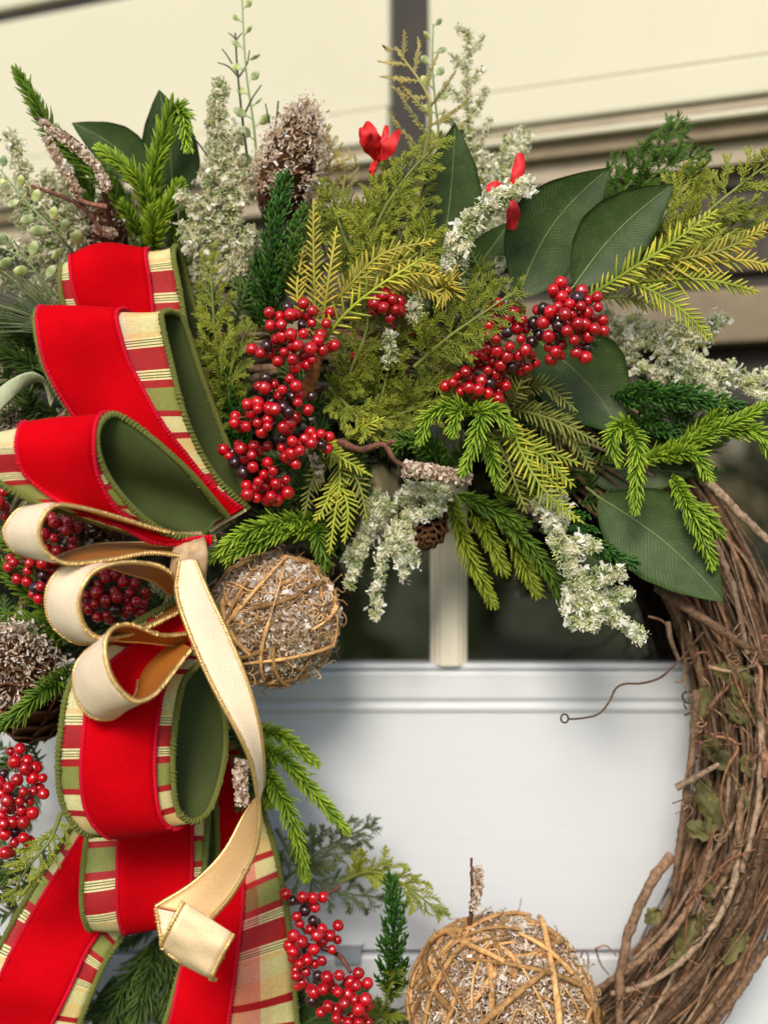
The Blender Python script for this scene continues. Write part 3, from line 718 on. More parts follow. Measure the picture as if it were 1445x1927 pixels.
def cyp(g, path, L=46, n=26, needle=17, th=2.3):
    """dense juniper plume: forward-lying forked twigs all round"""
    p = resample(path, 60); T, N, B = frame(p)
    for i in range(n):
        t = .02 + .96 * i / (n - 1); k = int(t * 59); ph = i * 2.39996
        rad = N[k] * math.cos(ph) + B[k] * math.sin(ph)
        l = L * K * (math.sqrt(max(.08, 1.05 - t))) * random.uniform(.8, 1.15)
        d0 = nrm(T[k] * .75 + rad * .75); d1 = nrm(T[k] + rad * .3)
        q = bend(p[k:k + 1], d0[None], d1[None], np.array([l]), 8)[0]
        Tq, Nq, Bq = frame(q, nrm(rad + .2))
        m = max(5, int(l / (4.6 * K)))
        pq = resample(q, m); Tq, Nq, Bq = frame(pq, nrm(rad + .2 * T[k]))
        ps = np.arange(m) * 2.2
        rr = Nq * np.cos(ps)[:, None] * .8 + Bq * np.sin(ps)[:, None]
        nl = needle * K * np.linspace(1.0, .6, m) * (1 + rng.normal(size=m) * .1)
        g.tubes(bend(pq, nrm(Tq * .7 + rr * .75), nrm(Tq + rr * .15), nl), th * K * np.array([.8, 1.0, .9, .45]), 4)
        g.tubes(q, th * K * .8, 4, tip=.3)
    g.tubes(p, th * K * 1.2, 5, tip=.1)

def flakes(g, c, n_dir, size, asp=.38, lo=0.0, hi=1.0, gloss=.12):
    """curled paper-like chips: two bent quads each, at points c, roughly facing n_dir"""
    k = len(c)
    a = nrm(rng.normal(size=(k, 3)) + n_dir * .3); b = nrm(np.cross(a, rng.normal(size=(k, 3)))); n = np.cross(a, b)
    L = size * K * rng.uniform(.55, 1.35, (k, 1)); w = L * asp * rng.uniform(.7, 1.4, (k, 1)); bo = n * L * rng.uniform(-.35, .35, (k, 1))
    v = np.stack([c - a * L / 2 - b * w / 2, c - a * L / 2 + b * w / 2, c + bo + b * w / 2, c + bo - b * w / 2, c + a * L / 2 + b * w / 2, c + a * L / 2 - b * w / 2], 1)
    i = np.arange(k)[:, None] * 6
    f = np.concatenate([i + np.array([[0, 1, 2, 3]]), i + np.array([[3, 2, 4, 5]])])
    r = lo + (hi - lo) * rng.random(k)
    g.add(v, f, np.repeat((rng.random(k) < gloss).astype(float), 6), np.repeat(r, 6))
def clumps(paths, n, r0, r1, step=13, sd=5.0):
    """points gathered in uneven tufts along the paths"""
    ls = np.array([length(p) for p in paths]); m = max(6, int(ls.sum() / (step * K) * 2.2))
    c, d = along(paths, m, r0, r1); w = rng.uniform(.3, 1.6, m); j = rng.choice(m, n, p=w / w.sum())
    return c[j] + rng.normal(size=(n, 3)) * sd * K + d[j] * rng.uniform(-2, 5, (n, 1)) * K, d[j]
def along(paths, n, r0, r1=None):
    """n random points in sleeves of radius r around the paths, with outward directions"""
    r1 = r0 if r1 is None else r1
    ls = np.array([length(p) for p in paths]); pick = rng.choice(len(paths), n, p=ls / ls.sum())
    C = np.zeros((n, 3)); D = np.zeros((n, 3)); tt = rng.random(n)
    for q, p in enumerate(paths):
        s = np.where(pick == q)[0]
        if not len(s): continue
        pr = resample(p, 60); T, N, B = frame(pr); k = (tt[s] * 59).astype(int)
        ph = rng.uniform(0, 2 * math.pi, len(s)); rad = N[k] * np.cos(ph)[:, None] + B[k] * np.sin(ph)[:, None]
        rr = K * (r0 + (r1 - r0) * tt[s]) * np.sqrt(rng.uniform(.05, 1, len(s)))
        C[s] = pr[k] + rad * rr[:, None]; D[s] = rad
    return C, D
def wp(pts, n=24):
    return spline(PP(pts), n)

# ---- whole things ----------------------------------------------------------
def fronds(name, label, cat, paths, kind, mat, stem=None, group=None, **kw):
    """a sprig: each frond its own mesh; paths are pixel polylines, the first point of the first is the base"""
    root = thing(name, label, cat, P(*paths[0][0]), group)
    for i, p in enumerate(paths):
        q = wp(p); g = Geo()
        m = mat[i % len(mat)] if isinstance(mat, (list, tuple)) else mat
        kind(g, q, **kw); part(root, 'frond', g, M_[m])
    if stem:
        g = Geo()
        for s in stem: g.tubes(wp(s, 12), np.linspace(4.2, 2.6, 12) * K, 6)
        part(root, 'stem', g, M_['stem_green'])
    return root
def feather(label, path, n, L, mat, name='feathery_cedar_sprig', needle=16, pitch=7.8, th=1.25, ang=42, planar=.25, sub=True, prof=None, stem_r=4.5, t0=.1, curve=.35, sag=0, cat='cedar sprig', group=None):
    root = thing(name, label, cat, P(*path[0]), group)
    q = wp(path, 40)
    g = Geo(); g.tubes(q, np.linspace(stem_r, 1.6, 40) * K, 6); part(root, 'stem', g, M_['stem_green'] if mat in ('feather', 'feather_lime', 'cypress_mid') else M_[mat])
    for sp in side_paths(q, int(n * 1.2), L, ang, t0, .99, prof, planar, sag, curve):
        sp = sp + np.sin(np.linspace(0, 3, len(sp)))[:, None] * rng.normal(size=3) * 5 * K
        g = Geo(); twiglet(g, sp, needle, pitch, th)
        if sub and length(sp) > 40 * K:
            for s2 in side_paths(sp, max(2, int(length(sp) / (21 * K))), 36, 38, .2, .8, lambda t: 1.1 - .7 * t, .25):
                twiglet(g, s2, needle * .8, pitch, th)
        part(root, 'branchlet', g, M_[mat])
    g = Geo(); e = resample(q, 40)[-6:]; twiglet(g, e, needle, pitch * .7, th); part(root, 'branchlet', g, M_[mat])
    return root
def frosted(label, paths, n, r0, r1, mat='flake_sage', size=11, stem=True, group=None, leaves=True, cat='frosted sprig', name='frosted_sprig', sides=0, sideL=50, asp=.38):
    root = thing(name, label, cat, P(*paths[0][0]), group)
    ps = [wp(p, 40) for p in paths]
    g = Geo()
    allp = list(ps)
    for p in ps:
        g.tubes(p, np.linspace(4, 1.5, 40) * K, 5)
        if sides:
            sps = side_paths(p, max(3, int(length(p) / K * sides)), sideL, 48, .05, .97, lambda t: 1.1 - .7 * t, .45)
            for s in sps: g.tubes(s, np.linspace(2, 1, len(s)) * K, 4)
            allp += sps
    part(root, 'stem', g, M_['stem_green'])
    g = Geo(); c, d = clumps(allp, int(n * 1.55), r0 * .9, r1 * .85, 11, 3.6); flakes(g, c, d, size * .88, asp * .62, gloss=.08)
    c, d = clumps(allp, n // 16, r0, r1); flakes(g, c + d * 3 * K, d, size * 1.3, .36, .85, 1.0, gloss=.5)
    part(root, 'frosting', g, M_[mat], 'stuff', smooth=False)
    if leaves:
        g = Geo(); c, d = along(allp, n // 3, r0, r1)
        tt = nrm(d + rng.normal(size=d.shape) * .5)
        g.tubes(bend(c, tt, nrm(tt + rng.normal(size=d.shape) * .4), np.full(len(c), 9 * K)), np.array([1.2, 1.6, 1.4, .4]) * K, 4)
        part(root, 'leaflets', g, M_['sage'], 'stuff')
    return root
def broad_leaf(label, base, tip, wid, mat='leaf', curl=.13, droop=9.0, side=0.0, h=None, tilt=0.0, parent=None, widest=.42):
    """one leathery leaf: blade with a fold along the midrib; wid = full width in pixels"""
    b, t = P(*base), P(*tip); ax = t - b; L = np.linalg.norm(ax); T0 = ax / L
    S0 = nrm(np.cross(T0, UP)); N0 = np.cross(S0, T0)
    N0 = N0 if N0[1] < 0 else -N0
    n, m = 26, 13
    s = np.linspace(0, 1, n)
    bow_ = side * K * np.sin(s * math.pi)
    k1 = widest
    pr = np.where(s < k1, np.sin(np.clip(s / k1, 0, 1) * math.pi / 2) ** .75, np.cos(np.clip((s - k1) / (1 - k1), 0, 1) * math.pi / 2) ** .95)
    pr = pr * (1 + .012 * np.sin(s * 37))
    u = np.linspace(-1, 1, m)
    c = b + T0 * (s * L)[:, None] + S0 * bow_[:, None] + N0 * (droop * K * (np.sin(s * math.pi)))[:, None]
    ctr = c[:, None]; w = (wid * K / 2) * pr
    lift = (-curl * wid * K * (1 - np.abs(u)[None, :] ** 1.6) * pr[:, None] + rng.normal() * .02 * wid * K * np.sin(s * 7 + rng.uniform(0, 6))[:, None] * u[None, :])
    S1 = nrm(S0 * math.cos(tilt) + N0 * math.sin(tilt)); N1 = np.cross(S1, T0); N1 = N1 if N1[1] < 0 else -N1
    V = ctr + S1 * (w[:, None] * u[None, :])[..., None] + N1 * lift[..., None]
    root = parent or thing('broad_leaf', label, 'leaf', b)
    idx = np.arange(n * m).reshape(n, m)
    q = np.stack([idx[:-1, :-1], idx[:-1, 1:], idx[1:, 1:], idx[1:, :-1]], -1).reshape(-1, 4)
    g = Geo(); th = N1 * .00045
    bd = np.concatenate([idx[0, :], idx[1:, -1], idx[-1, :-1][::-1], idx[:-1, 0][::-1]])
    o = n * m; e = np.stack([bd, np.roll(bd, -1), np.roll(bd, -1) + o, bd + o], -1)
    g.add(np.concatenate([(V + th).reshape(-1, 3), (V - th).reshape(-1, 3)]), np.concatenate([q, q[:, ::-1] + o, e]))
    uv = np.stack([np.broadcast_to(u[None, :], (n, m)), np.broadcast_to(s[:, None], (n, m))], -1).reshape(-1, 2)
    bl = part(root, 'blade', g, M_[mat], uv=np.concatenate([uv, uv]))
    g = Geo(); mid = V[:, m // 2] + N1 * .0006
    g.tubes(mid[:-1], np.linspace(1.2, .5, n - 1) * K, 5); part(root, 'midrib', g, M_['midrib'])
    g = Geo(); g.tubes(np.array([b - T0 * 30 * K - N0 * 6 * K, b - T0 * 12 * K, b + T0 * 4 * K]), np.array([3.2, 2.8, 2.2]) * K, 6); part(root, 'stalk', g, M_['stem_green'])
    return root

def sphere_mesh(name, r, mat, nu=14, nv=9, dent=True):
    bm = bmesh.new(); bmesh.ops.create_uvsphere(bm, u_segments=nu, v_segments=nv, radius=r)
    for v in bm.verts:
        if dent and v.co.z > r * .93: v.co.z -= r * .10
    me = bpy.data.meshes.new(name); bm.to_mesh(me); bm.free(); me.materials.append(mat)
    for p in me.polygons: p.use_smooth = True
    return me
BERRY = sphere_mesh('berry', 11.1 * K, M_['berry']); BERRY_D = sphere_mesh('berry_dark', 11.2 * K, M_['berry_dark'])
def berries(label, blobs, h, stem_to=None, pts2=None, dark=.10, group='red berry clusters', rmin=20.5, depth=34, wrap=None):
    """blobs = [(cx, cy, rx, ry, count)] in pixels, berries gather in a shell round each"""
    root = thing('berry_cluster', label, 'berry cluster', P(blobs[0][0], blobs[0][1], h), group)
    g = Geo(); pts = []; tries = 0
    def put(q, c3, dk):
        s = random.uniform(.80, 1.17)
        rot = Vector(nrm(q - c3)).to_track_quat('Z', 'Y').to_matrix().to_4x4() @ Euler((random.gauss(0, .5), random.gauss(0, .5), random.uniform(0, 6)), 'XYZ').to_matrix().to_4x4()
        share(root, 'berry', BERRY_D if dk else BERRY, Matrix.Translation(Vector(q)) @ rot @ Matrix.Scale(s, 4))
        g.tubes(spline([c3, (c3 + q) / 2 + rng.normal(size=3) * 6 * K, q], 6), 1.6 * K, 4)
    if pts2:
        sc, ox, oy, lst = pts2; A = np.array([(ox + p[0] / sc, oy + p[1] / sc) for p in lst]); c = A.mean(0)
        rad = np.linalg.norm(A - c, axis=1).max(); order = list(range(len(A))); random.shuffle(order)
        for i in order:
            # sub-bunch: depth follows the local crowd, then slide back until clear of the others
            near = np.sort(np.linalg.norm(A - A[i], axis=1))[1:6].mean()
            hh = h + K * (34 * (1 - (np.linalg.norm(A[i] - c) / rad) ** 2) - .25 * near + random.uniform(-8, 8))
            if len(lst[i]) > 2: hh -= 10 * K
            q = P(A[i][0], A[i][1], hh)
            for _ in range(40):
                if all(np.linalg.norm(q - o) > 20.5 * K for o in pts): break
                hh -= 3 * K; q = P(A[i][0], A[i][1], hh)
            pts.append(q)
            b3 = A[np.argsort(np.linalg.norm(A - A[i], axis=1))[:7]].mean(0) * .7 + c * .3
            put(q, P(b3[0], b3[1], h - 26 * K), len(lst[i]) > 2)
        blobs = []
    for cx, cy, rx, ry, cnt in blobs:
        got = 0
        c3 = P(cx, cy, h - depth * K * .7)
        for _ in range(cnt * 30):
            if got >= cnt: break
            a, rr = random.uniform(0, 2 * math.pi), math.sqrt(random.random())
            x, y = cx + rx * rr * math.cos(a), cy + ry * rr * math.sin(a)
            dz = depth * (math.sqrt(max(0, 1 - rr * rr)) + random.uniform(-.55, .15)) * K
            q = P(x, y, h + dz)
            if all(np.linalg.norm(q - o) > rmin * K for o in pts):
                pts.append(q); got += 1
                put(q, c3, random.random() < dark)
    if stem_to:
        for i, s in enumerate(stem_to): g.tubes(wp(s, 10), np.linspace(6, 4, 10) * K, 6)
    part(root, 'stalks', g, M_['twig'], 'stuff')
    if wrap:
        g = Geo(); w = wp(wrap, 24); g.tubes(w, np.linspace(15, 10, 24) * K * (1 + .10 * np.sin(np.arange(24) * 1.9)), 9); part(root, 'wrapped_stem', g, M_['wrap'])
    return root

def scale_mesh():
    """one pine cone scale: a spoon-shaped shield, base at the origin, pointing along +Y and lifting to +Z"""
    n, m = 6, 5; s = np.linspace(0, 1, n); u = np.linspace(-1, 1, m)
    w = np.array([.25, .42, .70, .96, .98, .42]) * .5
    zc = np.array([0, .02, .08, .20, .34, .42])
    V = np.stack([u[None, :] * w[:, None], np.broadcast_to(s[:, None] * .95 - .12 * (u[None, :] ** 2) * s[:, None], (n, m)), zc[:, None] - .13 * (u[None, :] ** 2) * w[:, None] * 2], -1)
    idx = np.arange(n * m).reshape(n, m)
    q = np.stack([idx[:-1, :-1], idx[:-1, 1:], idx[1:, 1:], idx[1:, :-1]], -1).reshape(-1, 4)
    bd = np.concatenate([idx[0, :], idx[1:, -1], idx[-1, :-1][::-1], idx[:-1, 0][::-1]]); o = n * m
    e = np.stack([bd, np.roll(bd, -1), np.roll(bd, -1) + o, bd + o], -1)
    Vb = V.copy(); Vb[..., 2] -= .10
    tip = np.broadcast_to(s[:, None], (n, m)).reshape(-1)
    me = make_mesh('scale', np.concatenate([V.reshape(-1, 3), Vb.reshape(-1, 3)]), np.concatenate([q, q[:, ::-1] + o, e]), np.concatenate([tip, tip]), None)
    me.materials.append(M_['cone']); return me
SCALE = None
def pine_cone(label, base, tip, wid, n=70, frost=0, open_=0.9, mat_f='flake_pink', sz=30, group='pine cones in the wreath', t_fr=(0, 1)):
    global SCALE
    SCALE = SCALE or scale_mesh()
    b, t = P(*base), P(*tip); ax = t - b; L = np.linalg.norm(ax); T = ax / L
    root = thing('pine_cone', label, 'pine cone', b, group)
    x = nrm(np.cross(T, np.array((.3, -.8, .5)))); y = np.cross(T, x)
    prof = lambda s: (math.sin(min(1, s / .38) * math.pi / 2) ** .7 if s < .38 else math.cos((s - .38) / .62 * math.pi / 2) ** .62)
    g = Geo(); k = 14; ss = np.linspace(0.02, .97, k)
    g.tubes(b + T * (ss * L)[:, None], np.array([wid * K / 2 * .55 * prof(s) for s in ss]), 9); part(root, 'core', g, M_['cone_dark'])
    C, D = [], []
    for i in range(n):
        s = .04 + .95 * (i / (n - 1)); ph = i * 2.39996
        rad = x * math.cos(ph) + y * math.sin(ph); r = wid * K / 2 * prof(s)
        el = (1 - s) * open_ * .9 + .1        # lower scales stand out, upper ones close up
        d = nrm(rad * math.cos((1 - el) * 1.2) + T * math.sin((1 - el) * 1.2))
        up = nrm(np.cross(np.cross(d, T), d)) * -1.0
        sidev = np.cross(d, -up)
        p0 = b + T * (s * L) + rad * r * .35 - T * .1 * r
        size = max(sz * K * .45, r * .78 + sz * K * .22) * random.uniform(.92, 1.08)
        M = Matrix(((sidev[0], d[0], -up[0], p0[0]), (sidev[1], d[1], -up[1], p0[1]), (sidev[2], d[2], -up[2], p0[2]), (0, 0, 0, 1))) @ Matrix.Diagonal((size * .95, size, size * .9, 1))
        share(root, 'scale', SCALE, M)
        if t_fr[0] <= s <= t_fr[1]:
            C.append(p0 + d * size * .9 + rng.normal(size=3) * size * .05); D.append(d)
    if frost:
        C, D = np.array(C), np.array(D); j = rng.integers(0, len(C), frost)
        g = Geo(); flakes(g, C[j] + rng.normal(size=(frost, 3)) * sz * .30 * K + D[j] * 1 * K, D[j], 9, .30, gloss=.15)
        part(root, 'frosting', g, M_[mat_f], 'stuff', smooth=False)
    return root

def twig_ball(label, c, r, n, chips, fibres, cover=.86, curl=40):
    """ball of wound straw-coloured twigs with paper chips and curly fibres caught in it"""
    ctr = P(*c); R = r * K
    root = thing('twig_ball', label, 'twig ball', ctr, 'twig balls')
    bm = bmesh.new(); bmesh.ops.create_icosphere(bm, subdivisions=3, radius=R * .68)
    for v in bm.verts: v.co = v.co * (1 + random.uniform(-.06, .06)) + Vector(ctr)
    bm_part(root, 'core', bm, M_['core'])
    for i in range(n):
        ax = nrm(rng.normal(size=3)); a = nrm(np.cross(ax, rng.normal(size=3))); b = np.cross(ax, a)
        off = random.uniform(-.55, .55); rr = math.sqrt(1 - off * off)
        sp = random.uniform(.55, 2.0); st = random.uniform(0, 6.28); t = np.linspace(st, st + sp, 18)
        lift = random.uniform(.90, 1.03) if i > n * .3 else random.uniform(.78, .9)
        w = 1 + .018 * np.sin(t * random.uniform(2, 5) + random.uniform(0, 6))
        p = ctr + R * lift * w[:, None] * (ax * off + rr * (a * np.cos(t)[:, None] + b * np.sin(t)[:, None]))
        th = random.choice((1.8, 2.4, 3.2, 4.6, 6.2)) * K * (r / 150) ** .6
        g = Geo(); g.tubes(p, th * (1 + .10 * np.sin(np.arange(18) * 1.7 + i)) * np.linspace(1, .72, 18), 7)
        part(root, 'twig', g, M_['straw'])
    g = Geo()
    d = nrm(rng.normal(size=(fibres, 3)))
    pp = []
    for i in range(fibres):
        q = nrm(rng.normal(size=3)); e = np.cross(q, d[i]); k = np.linspace(0, random.uniform(3, 9), 14)
        rad = random.uniform(3, 11) * K
        pp.append(ctr + d[i] * R * random.uniform(.92, 1.05) + rad * (q * np.cos(k)[:, None] + e * np.sin(k)[:, None]) + np.outer(k, rng.normal(size=3)) * 2.2 * K)
    g.tubes(np.array(pp), .95 * K, 4); part(root, 'curly_fibre', g, M_['straw_pale'], 'stuff')
    g = Geo(); d = nrm(rng.normal(size=(chips, 3)))
    # chips gather in patches
    pc = nrm(rng.normal(size=(14, 3))); keep = (d @ pc.T).max(1) + rng.normal(size=len(d)) * .03 > cover; d = d[keep]
    flakes(g, ctr + d * R * rng.uniform(.80, .97, (len(d), 1)) * 1.02, d, 11, .28, gloss=.15)
    k2 = rng.integers(0, len(d), 260); flakes(g, ctr + d[k2] * R * .99, d[k2], 15, .4, .85, 1, gloss=.6); part(root, 'paper_chips', g, M_['flake_ball'], 'stuff', smooth=False)
    return root
def frosted_twig(label, paths, r, n, mat='flake_pink', size=10, frost_paths=None, fr=9):
    root = thing('frosted_twig', label, 'twig', P(*paths[0][0]))
    ps = [wp(p, 26) for p in paths]
    for i, p in enumerate(ps):
        g = Geo(); w = np.linspace(r if i == 0 else r * .75, r * .45, 26) * K * (1 + .10 * np.sin(np.arange(26) * 1.3 + i))
        g.tubes(p + rng.normal(size=p.shape) * .7 * K, w, 7); part(root, 'branch' if i else 'stem', g, M_['twig'])
    g = Geo(); c, d = along([wp(p, 30) for p in (frost_paths or paths)], n, fr, fr * .8); flakes(g, c, d, size, .4, gloss=.15)
    part(root, 'frosting', g, M_[mat], 'stuff', smooth=False)
    return root
def oval_pair_sprig(label, path, n, sz, taper=.5):
    root = thing('seed_sprig', label, 'sprig', P(*path[0]), 'pale green seed sprigs')
    q = wp(path, 50); g = Geo(); g.tubes(q, np.linspace(2.8, 1.3, 50) * K, 6); part(root, 'stem', g, M_['stem_sage'])
    T, N, B = frame(q)
    for i in range(n):
        k = int(3 + 45 * i / (n - 1)); sd = 1 if i % 2 else -1; s = sz * K * (1 - taper * i / n) * random.uniform(.85, 1.12)
        d = nrm(B[k] * sd * .8 + T[k] * random.uniform(.3, .9) + N[k] * random.uniform(-.3, .6))
        c0 = q[k]; c1 = q[k] + d * s * .55
        g = Geo(); st = np.linspace(0, 1, 10)
        pr = np.sin(st * math.pi) ** .7 * s * .40 + .0003
        g.tubes(c1 + np.outer(st, d) * s * 1.25, pr, 9, flat=.30, ref=nrm(N[k] + rng.normal(size=3) * .5), tip=np.sin(st * 9) * .5 + .5)
        g.tubes(np.array([c0, (c0 + c1) / 2, c1 + d * s * .15]), 1.3 * K, 5)
        part(root, 'seed_pod', g, M_['sage'])
    return root
# ================================================================== the wreath base: a ring of wound grapevine
wreath = thing('grapevine_wreath', 'round wreath of bare brown twisted grapevines hanging on the door', 'wreath', P(660, 1420, .05))
SC5 = 0.95 / FPX                  # metres per pixel at the ring's depth
CX, CZ = (660 - W_ / 2) * SC5, -(1420 - H_ / 2) * SC5
def ring(th, r, hh):
    """th: angle in the picture, clockwise from the right, degrees; r in pixels from the ring's centre; hh metres off the door"""
    a = np.radians(th)
    return np.stack([CX + r * SC5 * np.cos(a), -hh * np.ones_like(a), CZ - r * SC5 * np.sin(a)], -1)
vr = np.random.default_rng(21)
for i in range(285):
    mid = vr.uniform(-62, 72) if i < 250 else vr.uniform(0, 360)
    span = vr.uniform(45, 150) if i < 250 else vr.uniform(60, 160)
    th = np.linspace(mid - span / 2, mid + span / 2, 40)
    a0, tw = vr.uniform(0, 360), vr.uniform(-2.2, 2.2)
    rho = math.sqrt(vr.uniform(.05, 1.0))
    a = np.radians(a0 + tw * (th - mid))
    wob = sum(vr.normal() * np.sin(th * k * .05 + vr.uniform(0, 6)) / k ** .3 for k in (1, 2, 4, 7)) * 5.0
    rr = 752 + (100 * rho) * np.cos(a) + wob
    hh = .046 + .040 * rho * np.sin(a) + wob * .0002
    big = vr.random()
    w = (vr.uniform(1.8, 4) if big < .6 else vr.uniform(4, 6.5) if big < .92 else vr.uniform(7, 10)) * K
    wt = w * np.linspace(1.05, .6, 40) * (1 + .03 * np.sin(np.arange(40) * vr.uniform(.8, 1.6)) + .20 * (np.arange(40) % int(vr.integers(9, 14)) == 0))
    g = Geo(); g.tubes(ring(th, rr, hh) + vr.normal(size=(40, 3)) * .0003, wt, 8)
    part(wreath, 'vine', g, M_[('vine', 'vine', 'vine_grey', 'vine_red')[int(vr.integers(0, 4))]])
# heavier single vines that show on their own in the photograph
for pts, w in (([(1235, 1105, .085), (1300, 1150, .1), (1400, 1215, .1), (1470, 1265, .09)], 10),
               ([(1330, 905, .09), (1400, 975, .09), (1470, 1040, .085)], 9),
               ([(1310, 1300, .08), (1303, 1400, .085), (1290, 1500, .085), (1276, 1600, .08), (1268, 1680, .07)], 8),
               ([(1262, 1610, .07), (1225, 1660, .08), (1192, 1730, .085), (1168, 1820, .085), (1165, 1940, .085)], 11),
               ([(1440, 1560, .1), (1405, 1690, .1), (1340, 1800, .1), (1270, 1890, .1), (1210, 1945, .1)], 9),
               ([(1390, 1580, .095), (1370, 1690, .1), (1300, 1790, .1), (1220, 1850, .09), (1150, 1870, .08)], 7),
               ([(1335, 1600, .09), (1300, 1700, .095), (1225, 1790, .09), (1110, 1870, .07)], 8),
               ([(1425, 1270, .1), (1432, 1400, .1), (1424, 1520, .1), (1395, 1640, .1)], 7),
               ([(1395, 1480, .1), (1388, 1570, .1), (1376, 1620, .1), (1340, 1690, .1)], 7),
               ([(1460, 1750, .08), (1400, 1850, .08), (1330, 1945, .08)], 9),
               ([(1290, 920, .08), (1340, 1010, .095), (1380, 1110, .1), (1405, 1230, .1)], 7)):
    g = Geo(); q = wp(pts, 40); g.tubes(q + vr.normal(size=q.shape) * .0003, w * K * np.linspace(1, .75, 40) * (1 + .03 * np.sin(np.arange(40) * 1.1) + .18 * (np.arange(40) % 13 == 6)), 9)
    part(wreath, 'vine', g, M_[('vine_grey', 'vine')[int(vr.integers(0, 2))]])
def tendril(pts, w=2.6, m='tendril', n=60):
    g = Geo(); g.tubes(wp(pts, n), np.linspace(w, w * .6, n) * K, 6); part(wreath, 'tendril', g, M_[m])
def coil(x, y, h, r, turns, dx, dy, r1=None):
    k = np.linspace(0, turns * 2 * math.pi, int(12 * turns)); r1 = r1 or r
    return [(x + (r + (r1 - r) * q / k[-1]) * math.cos(q) + dx * q / k[-1], y + (r + (r1 - r) * q / k[-1]) * math.sin(q) * .8 + dy * q / k[-1], h + .004 * math.sin(q * .5)) for q in k]
tendril([(1322, 1190, .1), (1285, 1235, .1), (1258, 1262, .1), (1238, 1277, .1), (1205, 1286, .1), (1175, 1287, .1), (1158, 1296, .1), (1146, 1320, .1), (1128, 1342, .1), (1105, 1350, .1), (1070, 1353, .1)] + [(1062 + 7 * math.cos(a), 1352 + 8 * math.sin(a), .1 + .002 * a) for a in np.linspace(-.5, 12, 20)], 2.5, 'vine', n=160)
tendril([(1335, 1380, .1), (1345, 1385, .105), (1375, 1392, .105), (1387, 1410, .105), (1370, 1440, .105), (1358, 1480, .1), (1357, 1520, .1), (1372, 1570, .095)], 3.6)
tendril([(1395, 1400, .106), (1345, 1400, .106), (1343, 1385, .106), (1360, 1380, .106), (1378, 1400, .106), (1400, 1398, .1)], 2.6)
tendril([(1330, 1340, .1), (1350, 1312, .104), (1378, 1285, .1)], 6, 'vine_red'); tendril([(1415, 1245, .1), (1430, 1260, .11), (1430, 1300, .11), (1428, 1335, .11), (1450, 1370, .11)], 4.5)
tendril([(1272, 1482, .095), (1310, 1462, .1), (1352, 1438, .1)], 8, 'vine_grey'); tendril([(1306, 1250, .1), (1310, 1232, .105), (1326, 1228, .105), (1336, 1240, .1)], 4)
tendril([(1285, 1250, .09), (1288, 1272, .09), (1280, 1283, .09), (1270, 1284, .09)], 3, 'vine'); tendril([(1302, 1300, .09), (1290, 1302, .09), (1283, 1310, .09), (1290, 1322, .09), (1304, 1322, .09)], 2.4, 'stem_dark')
tendril([(1256, 1170, .09), (1262, 1205, .09), (1278, 1245, .085)], 6, 'vine_grey'); tendril([(1220, 1160, .08), (1245, 1168, .085), (1258, 1185, .09)], 2.5)
tendril([(1100, 1850, .07), (1092, 1810, .07), (1098, 1788, .07), (1106, 1800, .07), (1104, 1850, .07)], 2.2); tendril([(1120, 1785, .06), (1140, 1780, .06), (1160, 1800, .065)], 2.2); tendril([(1120, 1785, .06), (1130, 1815, .06), (1146, 1835, .065)], 2)
tendril([(1290, 1700, .1), (1330, 1660, .105), (1370, 1620, .105), (1420, 1598, .1)], 3.6); tendril([(1345, 1560, .1), (1300, 1680, .1), (1290, 1760, .1), (1300, 1800, .1)], 3)
for x, y, r, tn, dx, dy, mm in ((1350, 1575, 9, 3, 14, 6, 'tendril_pale'), (1378, 1235, 12, 3, 8, 14, 'vine'), (1320, 1360, 8, 3, -8, 20, 'vine'),
                                (1338, 1715, 8, 4, -6, 20, 'vine'), (1362, 1765, 7, 3, 4, 16, 'vine'), (1440, 1200, 9, 3, 4, 8, 'vine_red'), (1345, 1880, 7, 4, 10, 18, 'vine'), (1295, 1240, 10, 2, 8, 14, 'vine')):
    tendril(coil(x, y, .104, r, tn, dx, dy, r * .5), 1.9, mm, n=90)
for i in range(85):
    x, y = vr.uniform(1285, 1445), vr.uniform(1180, 1900)
    if y > 1650: x -= (y - 1650) * .6
    a = vr.uniform(0, 6.28); l = vr.uniform(14, 50)
    tendril([(x, y, .095), (x + l * .5 * math.cos(a) + vr.normal() * 7, y + l * .5 * math.sin(a), .108), (x + l * math.cos(a), y + l * math.sin(a) + vr.normal() * 8, .1)], vr.uniform(1.1, 2.4), ('tendril', 'vine', 'vine_grey')[i % 3], 14)
for pts, w, mm in (([(1332, 1255, .105), (1362, 1262, .108), (1374, 1264, .108)], 5, 'tendril_pale'), ([(1395, 1368, .105), (1410, 1385, .106), (1420, 1396, .106)], 1.6, 'tendril_pale'), ([(1436, 1420, .1), (1440, 1440, .104), (1436, 1462, .104)], 9, 'vine_red')):
    tendril(pts, w, mm, 16)
